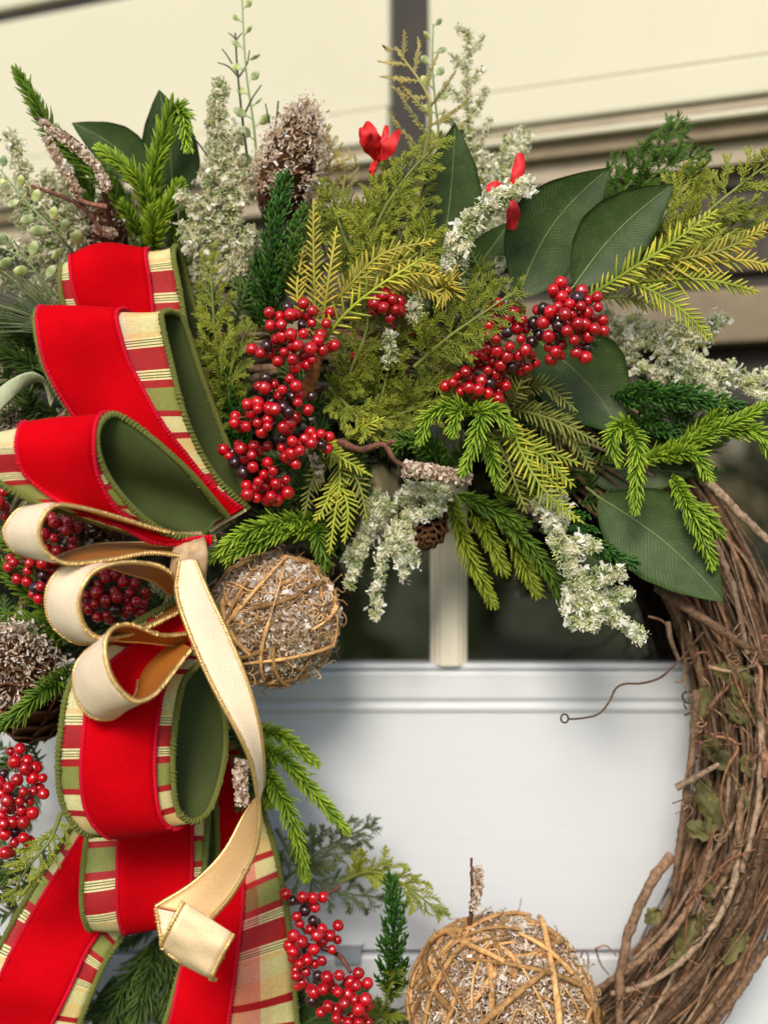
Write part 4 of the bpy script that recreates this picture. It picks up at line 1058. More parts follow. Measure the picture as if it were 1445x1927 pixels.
def dry_leaf(x, y, ang, L, Wd, h=.080):
    n, m = 12, 9; s = np.linspace(0, 1, n); u = np.linspace(-1, 1, m)
    pr = np.sin(s ** .75 * math.pi) ** .6 * (1 + .22 * np.sin(s * 19)) + .02
    X = s[:, None] * L * np.ones(m); Y = u[None] * Wd / 2 * pr[:, None]
    f1, f2 = vr.uniform(0, 6, 2)
    Z = .35 * Wd * np.abs(u)[None] * vr.uniform(-.4, .9) * pr[:, None] + vr.uniform(4, 9) * np.sin(s[:, None] * 7 + f1 + u[None] * 3) + 3 * np.sin(u[None] * 8 + f2)
    ca, sa = math.cos(ang), math.sin(ang); b = P(x, y, h)
    V = b + np.stack([(X * ca - Y * sa) * K, -Z * K, -(X * sa + Y * ca) * K], -1)
    idx = np.arange(n * m).reshape(n, m); q = np.stack([idx[:-1, :-1], idx[:-1, 1:], idx[1:, 1:], idx[1:, :-1]], -1).reshape(-1, 4)
    g = Geo(); o = n * m; g.add(np.concatenate([V.reshape(-1, 3), V.reshape(-1, 3) + (0, .0004, 0)]), np.concatenate([q, q[:, ::-1] + o])); part(wreath, 'dried_leaf', g, M_['dried'])
for a in ((1360, 1240, 1.2, 60, 45), (1385, 1250, 1.5, 70, 50), (1390, 1330, .8, 50, 42), (1330, 1290, 1.8, 70, 38), (1335, 1380, 1.4, 60, 35), (1350, 1410, 1.2, 46, 40), (1318, 1465, 1.3, 90, 42), (1350, 1500, 1.8, 80, 44),
          (1290, 1550, .5, 60, 34), (1400, 1420, 1.1, 55, 36), (1395, 1480, 1.6, 60, 30), (1310, 1720, 2.0, 95, 44), (1335, 1700, 1.9, 70, 34), (1400, 1750, 2.1, 80, 36), (1290, 1790, 2.3, 60, 30), (1240, 1710, 2.4, 40, 30), (1330, 1650, 1.5, 50, 24), (1375, 1310, 1.3, 60, 36)):
    dry_leaf(*a)

# ================================================================== dense shaded greenery behind the sprigs
fg = Geo()
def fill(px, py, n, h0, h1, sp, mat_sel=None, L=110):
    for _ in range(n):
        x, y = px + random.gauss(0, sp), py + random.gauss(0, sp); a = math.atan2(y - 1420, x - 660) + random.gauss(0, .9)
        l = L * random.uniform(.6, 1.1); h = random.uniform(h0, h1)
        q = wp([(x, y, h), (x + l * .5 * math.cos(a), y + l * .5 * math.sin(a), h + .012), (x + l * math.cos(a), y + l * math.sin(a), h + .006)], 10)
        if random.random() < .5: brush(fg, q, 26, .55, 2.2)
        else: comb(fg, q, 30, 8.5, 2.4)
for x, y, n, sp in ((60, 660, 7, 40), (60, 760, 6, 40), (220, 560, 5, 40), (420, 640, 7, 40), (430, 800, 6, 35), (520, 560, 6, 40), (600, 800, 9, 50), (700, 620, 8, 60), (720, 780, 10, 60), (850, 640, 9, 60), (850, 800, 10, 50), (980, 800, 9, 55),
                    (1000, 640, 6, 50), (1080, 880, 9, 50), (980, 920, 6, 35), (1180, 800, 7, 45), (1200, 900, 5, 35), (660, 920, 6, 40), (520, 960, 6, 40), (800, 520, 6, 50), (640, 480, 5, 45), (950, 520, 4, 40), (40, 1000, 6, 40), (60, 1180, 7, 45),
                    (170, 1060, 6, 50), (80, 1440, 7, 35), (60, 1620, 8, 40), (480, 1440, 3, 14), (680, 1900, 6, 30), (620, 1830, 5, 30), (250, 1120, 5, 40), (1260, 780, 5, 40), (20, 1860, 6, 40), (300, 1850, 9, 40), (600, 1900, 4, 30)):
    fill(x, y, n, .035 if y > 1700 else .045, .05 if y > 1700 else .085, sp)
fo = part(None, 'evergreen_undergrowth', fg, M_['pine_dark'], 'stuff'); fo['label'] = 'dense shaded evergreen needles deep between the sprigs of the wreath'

# ================================================================== leaves
broad_leaf('upright dark leaf behind the curled bright pine tips at upper left', (322, 400, .062), (300, 168, .075), 118, side=10)
broad_leaf('mid green leaf with its tip pointing left above the bow', (285, 350, .07), (135, 231, .085), 92, 'leaf_light', side=16)
broad_leaf('small dark leaf half hidden beside the frosted twig at upper left', (215, 480, .06), (152, 405, .075), 60)
broad_leaf('tall pointed leaf standing up in the middle, right of the red flower', (828, 500, .085), (856, 230, .10), 122, side=6)
broad_leaf('wide rounded leaf with tip up at right, larger of the crossed two', (975, 560, .10), (1147, 315, .118), 160, side=-26, curl=.12)
broad_leaf('dark leaf with pale side veins above the yellow cedar tips', (1078, 540, .122), (1268, 345, .132), 128, 'leaf', side=-14)
broad_leaf('dark leaf under the right berry cluster, tip down', (1010, 640, .085), (1172, 818, .10), 178, side=-18)
broad_leaf('dark flat leaf pointing right above the bare vines', (1095, 885, .072), (1306, 892, .09), 105, side=-6)
broad_leaf('largest leaf, hanging over the bare grapevine with a pointed tip', (1125, 935, .10), (1361, 1133, .118), 172, 'leaf_light', side=-16, curl=.08)
broad_leaf('narrow shaded leaf behind the frosted twig with red flower', (868, 545, .075), (962, 415, .085), 74)
broad_leaf('small dark leaf behind the feathery stem under the red flower', (700, 470, .06), (745, 330, .07), 80)
broad_leaf('thin shaded leaf below the largest leaf', (1040, 1010, .07), (1165, 1080, .075), 60)
broad_leaf('dark leaf under the berries at the bottom edge', (560, 1935, .06), (700, 1850, .065), 90)
broad_leaf('shaded leaf between the ribbon tails at the bottom', (200, 1960, .055), (215, 1835, .06), 70)
sp_ = thing('strap_leaf', 'pale sage strap leaf curving out left of the red loop', 'leaf', P(95, 725, .1))
S, Nn, vl = ribbon_surface([(100, 735, .09), (85, 712, .105), (60, 700, .112), (25, 712, .115), (-20, 745, .11)], [(95, 765, .09), (82, 722, .098), (60, 722, .105), (30, 745, .11), (-10, 785, .11)], 40, 9, .0012)
slab(sp_, 'blade', S, Nn, vl, const(0, 40), const(1, 40), 0, .0008, M_['pale_strap'], M_['pale_strap'], 9)

# ================================================================== pine sprigs
fronds('pine_sprig', 'green pine tip reaching up at the far upper left', 'pine sprig', [[(262, 440, .075), (190, 335, .09), (110, 265, .1), (72, 205, .105), (36, 140, .11)]], brush, 'pine_mid', L=30, th=1.9)
fronds('pine_sprig', 'bright pine sprig with arched tips standing above the bow', 'pine sprig',
       [[(285, 470, .06), (282, 400, .085), (262, 340, .1), (195, 285, .108)], [(290, 440, .06), (288, 340, .085), (308, 262, .095), (328, 205, .102), (345, 215, .11), (352, 270, .115)],
        [(280, 480, .06), (300, 420, .08), (335, 350, .09)], [(270, 480, .06), (255, 430, .075), (235, 390, .085)], [(275, 490, .06), (290, 450, .085), (285, 400, .1)]], brush, 'pine', L=31, th=2.1, ang=52)
fronds('pine_sprig', 'shaded green pine sprig filling in behind the bare forked twig', 'pine sprig', [[(250, 490, .055), (200, 430, .07), (150, 330, .08)], [(260, 490, .055), (240, 400, .07), (190, 310, .08)], [(320, 490, .055), (345, 430, .07), (365, 385, .075)], [(150, 520, .055), (110, 440, .07), (90, 350, .075)]], brush, 'pine_mid', L=30)
fronds('pine_sprig', 'green pine sprig deep between frosted plume and first red loop', 'pine sprig', [[(370, 560, .05), (345, 480, .065), (330, 420, .07)], [(380, 560, .05), (400, 470, .06), (430, 400, .065)]], brush, 'pine_mid', L=30)
fronds('pine_sprig', 'lime pine sprig with drooping tips in the centre under the berries', 'pine sprig',
       [[(890, 775, .12), (845, 765, .135), (805, 785, .14), (792, 825, .14)], [(880, 775, .13), (862, 775, .14), (852, 812, .145)], [(888, 770, .13), (905, 780, .148), (890, 840, .152), (872, 885, .15)], [(895, 765, .13), (935, 775, .14), (955, 805, .14)], [(905, 800, .115), (925, 860, .125), (940, 912, .125)]], brush, 'pine', L=24, th=1.9)
fronds('pine_sprig', 'light green pine sprig hanging in front of the dark right leaves', 'pine sprig',
       [[(1190, 800, .11), (1165, 800, .125), (1150, 830, .13), (1160, 865, .13)], [(1180, 805, .12), (1196, 830, .138), (1198, 890, .142), (1195, 955, .14)]], brush, 'pine', L=25, th=1.9)
fronds('pine_sprig', 'pine sprig spreading over the window glass at right', 'pine sprig',
       [[(1200, 870, .09), (1290, 835, .11), (1380, 795, .125), (1438, 765, .13)], [(1240, 860, .1), (1305, 855, .12), (1330, 895, .125)], [(1350, 815, .11), (1420, 812, .125), (1450, 855, .125)], [(1280, 840, .1), (1340, 790, .12), (1360, 760, .12)]], brush, 'pine', L=26, th=1.9)
fronds('pine_sprig', 'pine sprig hanging down over the top of the bare vines', 'pine sprig', [[(1265, 895, .1), (1290, 945, .122), (1318, 1000, .126), (1338, 1058, .122)], [(1290, 940, .1), (1330, 975, .105), (1350, 1000, .1)]], brush, 'pine', L=26, th=1.9)
fronds('pine_sprig', 'olive pine sprig hanging down over the muntin of the window', 'pine sprig',
       [[(845, 925, .07), (862, 990, .085), (890, 1060, .09), (925, 1132, .088)], [(880, 940, .08), (915, 1000, .09), (948, 1072, .09)], [(860, 930, .09), (930, 960, .1), (985, 985, .105)], [(900, 950, .085), (970, 1000, .1), (1035, 1080, .1), (1068, 1145, .098)], [(960, 1000, .085), (985, 1060, .09), (1008, 1112, .09)],
        [(930, 930, .1), (975, 925, .11), (1010, 935, .11)]], brush, ['spring', 'spring', 'pine_mid', 'pine_mid', 'spring', 'spring'], L=27, th=1.9)
fronds('pine_sprig', 'bright pine tips lying on top of the upper twig ball', 'pine sprig', [[(600, 975, .1), (520, 985, .125), (450, 1010, .14), (400, 1045, .145)], [(600, 1000, .1), (540, 1000, .12), (470, 1025, .135), (430, 1048, .14)], [(590, 985, .09), (600, 1010, .11), (612, 1060, .105)]], brush, ['pine', 'pine', 'pine_mid'], L=28, th=2.0)
fronds('pine_sprig', 'bright pine sprig hanging against the white door beside the gold tail', 'pine sprig',
       [[(470, 1375, .06), (530, 1385, .085), (590, 1432, .09)], [(470, 1405, .06), (530, 1425, .095), (590, 1490, .1), (648, 1560, .1)], [(480, 1430, .07), (525, 1490, .1), (555, 1560, .105), (575, 1648, .1)], [(490, 1400, .06), (500, 1470, .075), (505, 1510, .08)]], brush, 'pine', L=26, th=2.0)
fronds('pine_sprig', 'green pine tip crossing the large frosted cone at left', 'pine sprig', [[(150, 1255, .1), (85, 1300, .145), (30, 1345, .15), (-15, 1375, .148)]], brush, 'pine_mid', L=30, th=1.9)
fronds('pine_sprig', 'dark pine sprig above the large cone at the left edge', 'pine sprig', [[(160, 1190, .08), (90, 1140, .1), (30, 1090, .11), (-20, 1050, .11)], [(150, 1200, .08), (80, 1175, .1), (-10, 1160, .105)], [(120, 1180, .08), (90, 1210, .09), (40, 1240, .095)], [(110, 1150, .08), (60, 1050, .1), (10, 1020, .1)]], brush, 'pine_mid', L=32, th=1.9)
fronds('pine_sprig', 'dark spruce sprig left of the middle red loop', 'pine sprig', [[(110, 700, .07), (50, 640, .09), (-10, 600, .095)], [(110, 740, .07), (60, 690, .09), (-10, 660, .095)], [(110, 780, .07), (50, 770, .085), (-10, 790, .09)], [(90, 650, .07), (60, 610, .085), (40, 590, .09)]], brush, 'pine_dark', L=36, th=1.9)
fronds('pine_sprig', 'dark spruce sprig between the ribbon tails at the bottom', 'pine sprig', [[(300, 1760, .05), (280, 1850, .065), (250, 1940, .07)], [(310, 1760, .05), (320, 1850, .06), (320, 1940, .065)], [(290, 1780, .05), (240, 1850, .06), (215, 1920, .065)]], brush, 'pine_dark', L=40, th=1.9, dens=.8)
def needles_spray(label, base, tips, h, mat='pine_mid', w=1.5):
    root = thing('long_needle_sprig', label, 'pine sprig', P(base[0], base[1], h)); g = Geo()
    for x, y in tips: g.tubes(wp([(base[0], base[1], h), ((base[0] + x) / 2, (base[1] + y) / 2 - 12, h + .012), (x, y, h + .008)], 14), np.linspace(w, w * .5, 14) * K, 4)
    part(root, 'needles', g, M_[mat], 'stuff'); return root
needles_spray('long thin pine needles fanning out at the left edge', (135, 640), [(random.uniform(-60, 30), random.uniform(440, 640)) for _ in range(46)], .1, 'feather_shade', 1.7)

# ================================================================== cedar: flat yellow-green combs
fronds('cedar_sprig', 'golden tipped cedar sprig standing above the berries in the centre', 'cedar sprig',
       [[(596, 640, .12), (592, 540, .135), (590, 460, .138), (590, 388, .14)], [(606, 620, .13), (618, 530, .145), (632, 440, .145)], [(600, 640, .11), (560, 560, .12), (570, 470, .115)], [(620, 590, .125), (655, 540, .145), (720, 478, .15), (808, 455, .15)]], comb, 'cedar_gold', L=30, th=2.4, pitch=8.2)
fronds('cedar_sprig', 'gold cedar sprig arching right with a starry tip', 'cedar sprig',
       [[(640, 560, .12), (700, 510, .135), (760, 490, .14), (815, 500, .14)], [(660, 560, .11), (740, 530, .125), (800, 545, .135), (845, 575, .14)], [(700, 540, .12), (780, 515, .14), (850, 530, .148)]], comb, 'cedar_gold', L=32, th=2.4)
fr_ = thing('cedar_rosette', 'starry golden cedar tip seen end on in the middle', 'cedar sprig', P(840, 540, .15))
g = Geo(); n = 34; d = nrm(rng.normal(size=(n, 3)) * (1, .5, 1) + np.array((.15, -.45, 0))); g.tubes(bend(np.repeat(P(838, 542, .142)[None], n, 0), d, nrm(d + np.array((0, -.2, -.15))), rng.uniform(28, 52, n) * K), 2.4 * K * np.array([.9, 1, .9, .25]), 4); part(fr_, 'needles', g, M_['cedar_gold'], 'stuff')
fronds('cedar_sprig', 'fresh green cedar frond leaning right of the upper left berries', 'cedar sprig', [[(612, 640, .14), (650, 590, .155), (710, 540, .16), (785, 492, .158)]], comb, 'cedar_lime', L=38, th=2.4, pitch=12)
fronds('cedar_sprig', 'large yellow cedar spray reaching out to the right edge', 'cedar sprig',
       [[(1105, 560, .13), (1190, 505, .145), (1260, 460, .15), (1335, 405, .152)], [(1180, 515, .13), (1270, 490, .142), (1360, 470, .15), (1445, 425, .15)], [(1190, 520, .13), (1290, 500, .14), (1400, 490, .15), (1460, 505, .15)], [(1200, 530, .13), (1290, 525, .14), (1350, 530, .145), (1412, 545, .145)], [(1180, 530, .13), (1230, 550, .14), (1290, 590, .145), (1332, 632, .145)],
        [(1130, 560, .11), (1180, 560, .12), (1235, 575, .12)], [(1230, 480, .14), (1290, 440, .15), (1340, 425, .15)]], comb, ['cedar_lime', 'cedar_gold', 'cedar_gold', 'cedar_lime', 'cedar_lime', 'cedar_olive', 'cedar_lime'], L=36, th=2.5, pitch=7.5)
fronds('cedar_sprig', 'yellow tipped cedar sprig pointing down from the right berries', 'cedar sprig',
       [[(960, 800, .11), (985, 830, .132), (1030, 850, .138), (1078, 868, .138)], [(960, 790, .12), (985, 860, .14), (1030, 930, .148), (1085, 975, .148)], [(965, 820, .12), (1010, 880, .14), (1055, 920, .142)], [(950, 810, .11), (960, 880, .125), (985, 950, .128)], [(955, 800, .11), (935, 850, .12), (940, 905, .12)], [(970, 830, .12), (1020, 860, .145), (1070, 905, .145)]],
       comb, ['cedar_lime', 'cedar_lime', 'cedar_lime', 'cedar_olive', 'cedar_olive', 'cedar_lime'], L=37, th=2.4, pitch=8.5, stem=[[(940, 740, .1), (955, 770, .12), (965, 820, .128)]])
fronds('cedar_sprig', 'olive cedar sprig lying on the dark leaf under the right berries', 'cedar sprig',
       [[(975, 735, .1), (1030, 730, .115), (1075, 765, .12)], [(965, 770, .1), (1040, 790, .118), (1120, 830, .122)], [(985, 760, .1), (1060, 800, .112), (1110, 880, .115)], [(960, 760, .11), (975, 730, .125), (985, 705, .125)], [(1000, 790, .09), (1060, 830, .1), (1090, 850, .1)]], comb, 'cedar_olive', L=34, th=2.3)
fronds('cedar_sprig', 'pale cedar sprig hanging over the top of the upper twig ball', 'cedar sprig',
       [[(630, 830, .1), (640, 900, .118), (630, 970, .125), (622, 1030, .125)], [(640, 860, .1), (675, 910, .122), (690, 975, .125)], [(625, 860, .1), (590, 900, .118), (575, 960, .12)], [(630, 900, .11), (612, 950, .125), (600, 972, .125)], [(600, 830, .11), (640, 860, .125), (690, 890, .125)], [(640, 900, .11), (655, 960, .13), (650, 1010, .13)], [(650, 830, .1), (690, 800, .12), (712, 790, .122)]], comb, ['cedar_lime', 'cedar_olive', 'cedar_olive', 'cedar_lime', 'cedar_lime', 'cedar_lime', 'cedar_lime'], L=30, th=2.2)

# ================================================================== feathery cedar
for i, (lab, p, n, L, mt) in enumerate((('lime feathery sprig standing right of the gold cedar fan', [(800, 600, .1), (790, 500, .115), (800, 430, .12), (770, 380, .12)], 16, 80, 'feather_lime'),
                     ('feathery sprig leaning left above the short red bunch', [(760, 600, .1), (710, 520, .11), (690, 450, .115), (650, 400, .115)], 16, 80, 'feather_lime'),
                     ('feathery sprig low on the right, over the brick and ledge', [(1210, 500, .09), (1300, 450, .105), (1380, 430, .112), (1450, 400, .115)], 16, 95, 'feather_lime'),
                     ('feathery sprig between the starry gold tip and the middle berries', [(840, 700, .1), (860, 620, .115), (900, 560, .12), (910, 500, .12)], 16, 75, 'feather'),
                     ('feathery sprig hanging under the wrapped berry stem', [(620, 730, .095), (650, 760, .11), (690, 800, .115), (740, 815, .115)], 14, 70, 'feather_lime'))):
    feather(lab, p, n, L, mt, planar=.3)
for i, (lab, p, n, L, mt) in enumerate((('pale feathery sprig behind the tall cone', [(560, 470, .055), (600, 380, .065), (620, 300, .07), (615, 250, .07)], 14, 65, 'feather_straw'),
                     ('yellow feathery sprig behind the red flower stem', [(650, 520, .07), (680, 430, .085), (720, 360, .09), (735, 300, .09)], 16, 75, 'feather_lime'),
                     ('feathery sprig between the cypress plume and the gold cedar', [(560, 600, .08), (565, 500, .095), (600, 420, .1), (610, 370, .1)], 16, 65, 'feather'))):
    feather(lab, p, n, L, mt, planar=.3)
feather('straight feathery stem rising to the right behind the gold cedar', [(670, 520, .1), (720, 400, .115), (775, 320, .12), (835, 262, .122)], 20, 85, 'feather_lime', sub=True)
feather('feathery stem crossing in front of the berries in the middle', [(780, 690, .12), (850, 630, .14), (915, 585, .148), (978, 542, .15)], 16, 105, 'feather', ang=52, sub=True, sag=.0)
for i, (lab, p, n, L) in enumerate((('shaded feathery cedar fan in the middle of the wreath', [(690, 830, .085), (720, 740, .1), (740, 660, .108), (760, 590, .11)], 20, 95),
                     ('feathery cedar sprig below the middle berries', [(720, 830, .09), (780, 760, .105), (830, 700, .112), (880, 660, .115)], 18, 95),
                     ('olive feathery sprig leaning left beside the gold cedar', [(680, 560, .09), (660, 480, .1), (630, 400, .1), (605, 340, .1)], 18, 70),
                     ('feathery sprig right of the left berries, pointing up', [(640, 800, .09), (660, 700, .105), (690, 620, .11), (690, 560, .11)], 18, 85),
                     ('low feathery sprig pointing right above the frosted twig', [(640, 790, .09), (720, 790, .1), (800, 760, .105), (880, 740, .11)], 16, 85),
                     ('short feathery sprig behind the central gold tips', [(740, 520, .09), (760, 430, .1), (790, 370, .1), (800, 310, .1)], 16, 75))):
    feather(lab, p, n, L, 'feather', planar=.3)
feather('light feathery spray reaching beyond the leaves at the right edge', [(1215, 540, .1), (1310, 420, .118), (1390, 350, .124), (1470, 290, .125)], 18, 120, 'feather_lime', ang=48)
feather('feathery spray rising behind the crossed leaves at right', [(1200, 500, .085), (1240, 420, .1), (1280, 360, .1), (1330, 320, .1)], 16, 90, 'feather_lime')
feather('dark green feathery tip over the brick wall at upper right', [(1130, 420, .075), (1180, 350, .09), (1235, 290, .095), (1280, 225, .095)], 20, 85, 'cypress_mid', planar=.4, needle=17)
feather('green feathery branch leaning right over the brick wall', [(1150, 430, .075), (1200, 360, .09), (1260, 310, .1), (1330, 290, .1)], 16, 70, 'cypress_mid', planar=.4, needle=17)
feather('straw coloured spray with curved branchlets at the top centre', [(795, 310, .07), (810, 220, .085), (800, 170, .09), (745, 92, .095)], 11, 125, 'feather_straw', needle=13, pitch=8, th=1.8, ang=50, sub=False, curve=.05)
feather('second straw spray behind the red flower', [(660, 440, .06), (645, 370, .075), (650, 320, .08), (640, 280, .08)], 14, 60, 'feather_straw', needle=9, sub=False)
feather('yellow green sprig right of the big loops', [(440, 760, .08), (410, 660, .1), (400, 560, .108), (398, 470, .11)], 20, 75, 'feather_lime', planar=.3)
feather('olive sprig against the red loop edge, beside the left berries', [(450, 820, .08), (430, 740, .1), (440, 680, .108), (470, 610, .11)], 18, 70, 'feather', planar=.4)
feather('yellow cedar tip lying over the left ribbon tail', [(115, 1530, .14), (95, 1580, .155), (55, 1630, .158), (18, 1695, .155)], 14, 60, 'feather_lime', planar=.3, needle=14)
feather('olive cedar spray above the lower berries, against the door', [(640, 1660, .06), (700, 1640, .085), (760, 1665, .09), (830, 1720, .09)], 18, 75, 'feather_lime', planar=.3, needle=18, ang=38)
feather('grey green cedar spray behind the lime one against the door', [(530, 1660, .05), (590, 1610, .06), (640, 1580, .065), (705, 1550, .065)], 16, 85, 'feather_shade', planar=.3, needle=18)
feather('shaded cedar spray low against the door beside the plaid tail', [(520, 1560, .045), (570, 1640, .055), (650, 1680, .06), (730, 1690, .06)], 14, 75, 'feather_shade', planar=.3, needle=18)
feather('small green cedar tip beside the lower berries', [(690, 1940, .08), (720, 1900, .095), (735, 1860, .1), (745, 1830, .1)], 12, 50, 'feather', needle=20)

# ================================================================== cypress plumes
def cypress(label, path, mat='cypress', **kw):
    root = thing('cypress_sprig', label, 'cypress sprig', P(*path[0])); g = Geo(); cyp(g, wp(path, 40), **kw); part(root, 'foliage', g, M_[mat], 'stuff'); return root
cypress('dense dark green cypress plume left of the gold cedar', [(520, 640, .085), (505, 540, .11), (520, 430, .118), (535, 330, .115)], L=70, n=44, needle=22)
cypress('dark cypress plume right of the largest dark leaf', [(1150, 745, .09), (1230, 745, .112), (1310, 750, .12), (1385, 765, .118)], L=62, n=40, needle=22)
cypress('shaded cypress tip under the dark plume at right', [(1170, 800, .085), (1230, 800, .1), (1290, 830, .1)], L=50, n=26)
cypress('curled bright cypress tuft beside the bare twig in the centre', [(840, 900, .09), (810, 850, .115), (770, 830, .12), (745, 840, .12)], 'cypress_mid', L=52, n=30, needle=24)
cypress('dark cypress tip hanging in front of the largest leaf', [(1060, 960, .1), (1100, 1000, .122), (1140, 1035, .128), (1195, 1062, .128)], L=46, n=26, needle=18)
cypress('upright dark cypress plume between lower berries and twig ball', [(735, 1880, .08), (738, 1810, .1), (742, 1740, .108), (735, 1650, .105)], L=66, n=40, needle=22)
cypress('deep green cypress plume right of the plaid loops', [(470, 860, .075), (440, 780, .095), (430, 720, .1), (440, 660, .1)], L=55, n=30)
cypress('short cypress tip above the frosted twig with berries', [(560, 560, .1), (545, 500, .12), (560, 430, .122), (575, 390, .12)], 'cypress_mid', L=45, n=24)

# ================================================================== berries
berries('upper left berry cluster on a wrapped stem, loosely branched', [(545, 600, 52, 36, 17), (505, 655, 40, 26, 9), (590, 640, 46, 46, 18), (625, 605, 16, 18, 3)], .15, wrap=[(575, 740, .12), (590, 700, .128), (598, 660, .13)], pts2=(2.89, 400, 450, [(495,350),(310,400),(365,420),(315,470),(375,465),(425,410),(455,410),(510,415),(545,390),(540,455),(495,515),(380,530),(425,520),(340,590),(390,615),(440,580),(462,577),(590,520),(575,550),(535,595),(600,605),(665,580),(640,400),(620,460),(215,600),(260,620),(310,625),(355,665),(435,655),(450,695),(505,635),(515,685),(545,655),(410,370,1),(488,465,1),(295,580,1),(640,590),(350,540),(310,600)]))
berries('berry cluster just under the upper left one, with black berries', [(525, 740, 55, 38, 20), (480, 790, 46, 38, 17), (545, 800, 40, 36, 10)], .148, dark=.16, pts2=(2.89, 400, 450, [(285,810),(250,800),(335,790),(420,760),(455,800),(380,820),(360,850),(320,880,1),(435,855,1),(290,755,1),(540,855,1),(520,930),(465,890),(455,970),(340,925),(310,920),(190,900),(245,890),(210,945),(245,925),(125,965),(120,1000),(150,1020),(185,1020),(245,1000),(300,985),(300,1020),(268,1050),(420,1000),(385,1025),(410,1040),(385,915,1),(415,940,1),(440,740,1),(470,840)]))
berries('small berry bunch above the pale cedar sprig', [(592, 832, 36, 28, 12), (560, 860, 26, 24, 6)], .145, pts2=(2.89, 400, 450, [(435,1100),(375,1135),(380,1085,1),(465,1145),(430,1165),(440,1210),(535,1050),(590,1060),(635,1075),(625,1140),(590,1120,1),(540,1110),(500,1085),(490,1110),(400,1185),(455,1225),(475,1150),(560,1080)]))
berries('lowest left berry cluster, against the green edged loop', [(455, 862, 36, 28, 10), (490, 880, 36, 40, 14), (508, 925, 44, 34, 14)], .13, pts2=(2.89, 400, 450, [(60,1145),(90,1180),(140,1115),(155,1140),(170,1190),(225,1125),(250,1150),(215,1175),(300,1125),(220,1240),(120,1215,1),(300,1215),(330,1260),(280,1280),(310,1295),(250,1320),(225,1385),(270,1375),(290,1345),(330,1360),(345,1330),(380,1345),(400,1310),(410,1380),(320,1400),(350,1420),(300,1420),(185,1340),(190,1390),(240,1410),(380,1400),(110,1160,1),(240,1350),(165,1270,1)]))
berries('fullest berry cluster at right, below the crossed leaves', [(1055, 560, 40, 36, 14), (1105, 600, 40, 52, 22), (1060, 640, 44, 42, 16), (1095, 655, 22, 20, 4)], .155, dark=.09, pts2=(2.89, 800, 450, [(735,235),(695,275),(770,280),(700,295),(740,315),(850,280),(885,335),(935,315),(940,370),(845,365),(785,355),(720,370),(680,395),(880,400),(910,430),(965,440),(855,425),(800,410),(760,410),(640,455),(675,435),(835,495),(920,490),(970,500),(865,465),(830,460),(885,530),(770,500),(810,550),(720,440,1),(725,470,1),(720,520,1),(640,375,1),(830,320,1),(670,530),(670,590),(740,575),(710,615),(735,635),(685,655),(855,590),(820,620),(870,645),(880,590,1),(610,385),(770,460)]))
berries('middle right berry cluster touching the fullest one', [(965, 600, 40, 34, 12), (970, 645, 50, 50, 24), (1005, 590, 20, 20, 4)], .14, dark=.14, pts2=(2.89, 800, 450, [(440,350,1),(400,380),(380,430),(480,395),(520,390),(450,430),(490,440),(530,440),(430,490),(445,505,1),(500,485),(545,490),(580,560,1),(620,520,1),(590,455,1),(520,545),(385,545),(340,530),(460,585),(390,610),(340,595),(545,605),(575,630),(510,635),(445,640),(470,695,1),(370,665),(410,685),(555,700),(520,710),(600,675),(350,470),(420,470),(390,350),(350,390)]))
berries('berry cluster below the feathery stem, leftmost of the right three', [(915, 700, 55, 38, 22), (935, 735, 34, 28, 8), (880, 690, 26, 26, 6)], .13, pts2=(2.89, 800, 450, [(340,715),(420,710),(380,735),(435,770),(390,775),(305,770),(245,755),(240,810),(290,820),(350,785,1),(400,830),(395,870),(340,840),(270,850),(200,770),(215,800),(180,740),(300,680),(280,640),(250,700),(320,630),(440,800),(220,720),(150,780),(110,800),(190,830),(250,640),(200,690,1)]))
berries('little red berry bunch under the starry gold tip', [(727, 577, 28, 24, 13)], .125, dark=0)
berries('red berries buried deep in the central greenery', [(700, 680, 34, 24, 9), (760, 620, 18, 16, 3)], .085, dark=0)
berries('berry cluster seen inside the top gold loop', [(105, 1005, 42, 40, 18)], .12)
berries('berry cluster left of the middle gold loop', [(60, 1060, 48, 38, 20), (85, 1105, 28, 28, 8)], .12)
berries('berry cluster seen inside the middle gold loop', [(205, 1120, 52, 46, 28), (255, 1125, 24, 30, 7)], .115)
berries('large berry cluster at the lower left edge', [(45, 1430, 40, 34, 14), (35, 1490, 55, 48, 28), (20, 1560, 34, 44, 14), (70, 1480, 24, 34, 6)], .14, dark=.12, pts2=(2.89, 0, 1300, [(60,330),(110,315),(80,385),(150,380),(20,450,1),(140,425),(195,420),(180,475),(235,475),(95,485),(50,525),(0,500),(130,550),(185,545),(85,590,1),(40,600),(165,600),(10,560),(120,650),(70,715),(20,725),(130,715),(180,665),(80,765,1),(25,780),(0,740),(80,825),(60,875),(30,880),(130,800),(160,820),(215,530),(30,640),(10,680),(100,690),(45,560),(110,600),(60,640),(150,690),(100,355),(240,560)]))
berries('berry cluster beside the plaid tail at the bottom, upper one', [(575, 1740, 32, 30, 10), (600, 1760, 42, 46, 18), (560, 1800, 34, 40, 12), (620, 1745, 14, 14, 2)], .115, dark=.14, pts2=(2.627, 450, 1300, [(285,1115),(365,1135,1),(300,1150),(350,1180),(410,1175),(450,1210),(490,1160),(485,1230),(410,1235),(310,1240),(270,1210),(375,1150,1),(460,1280),(370,1280),(340,1280,1),(265,1290),(335,1330),(410,1335),(300,1350),(280,1410),(330,1390),(310,1445),(360,1480),(390,1410,1),(270,1320),(290,1460),(250,1260),(385,1210),(280,1380),(375,1350)]))
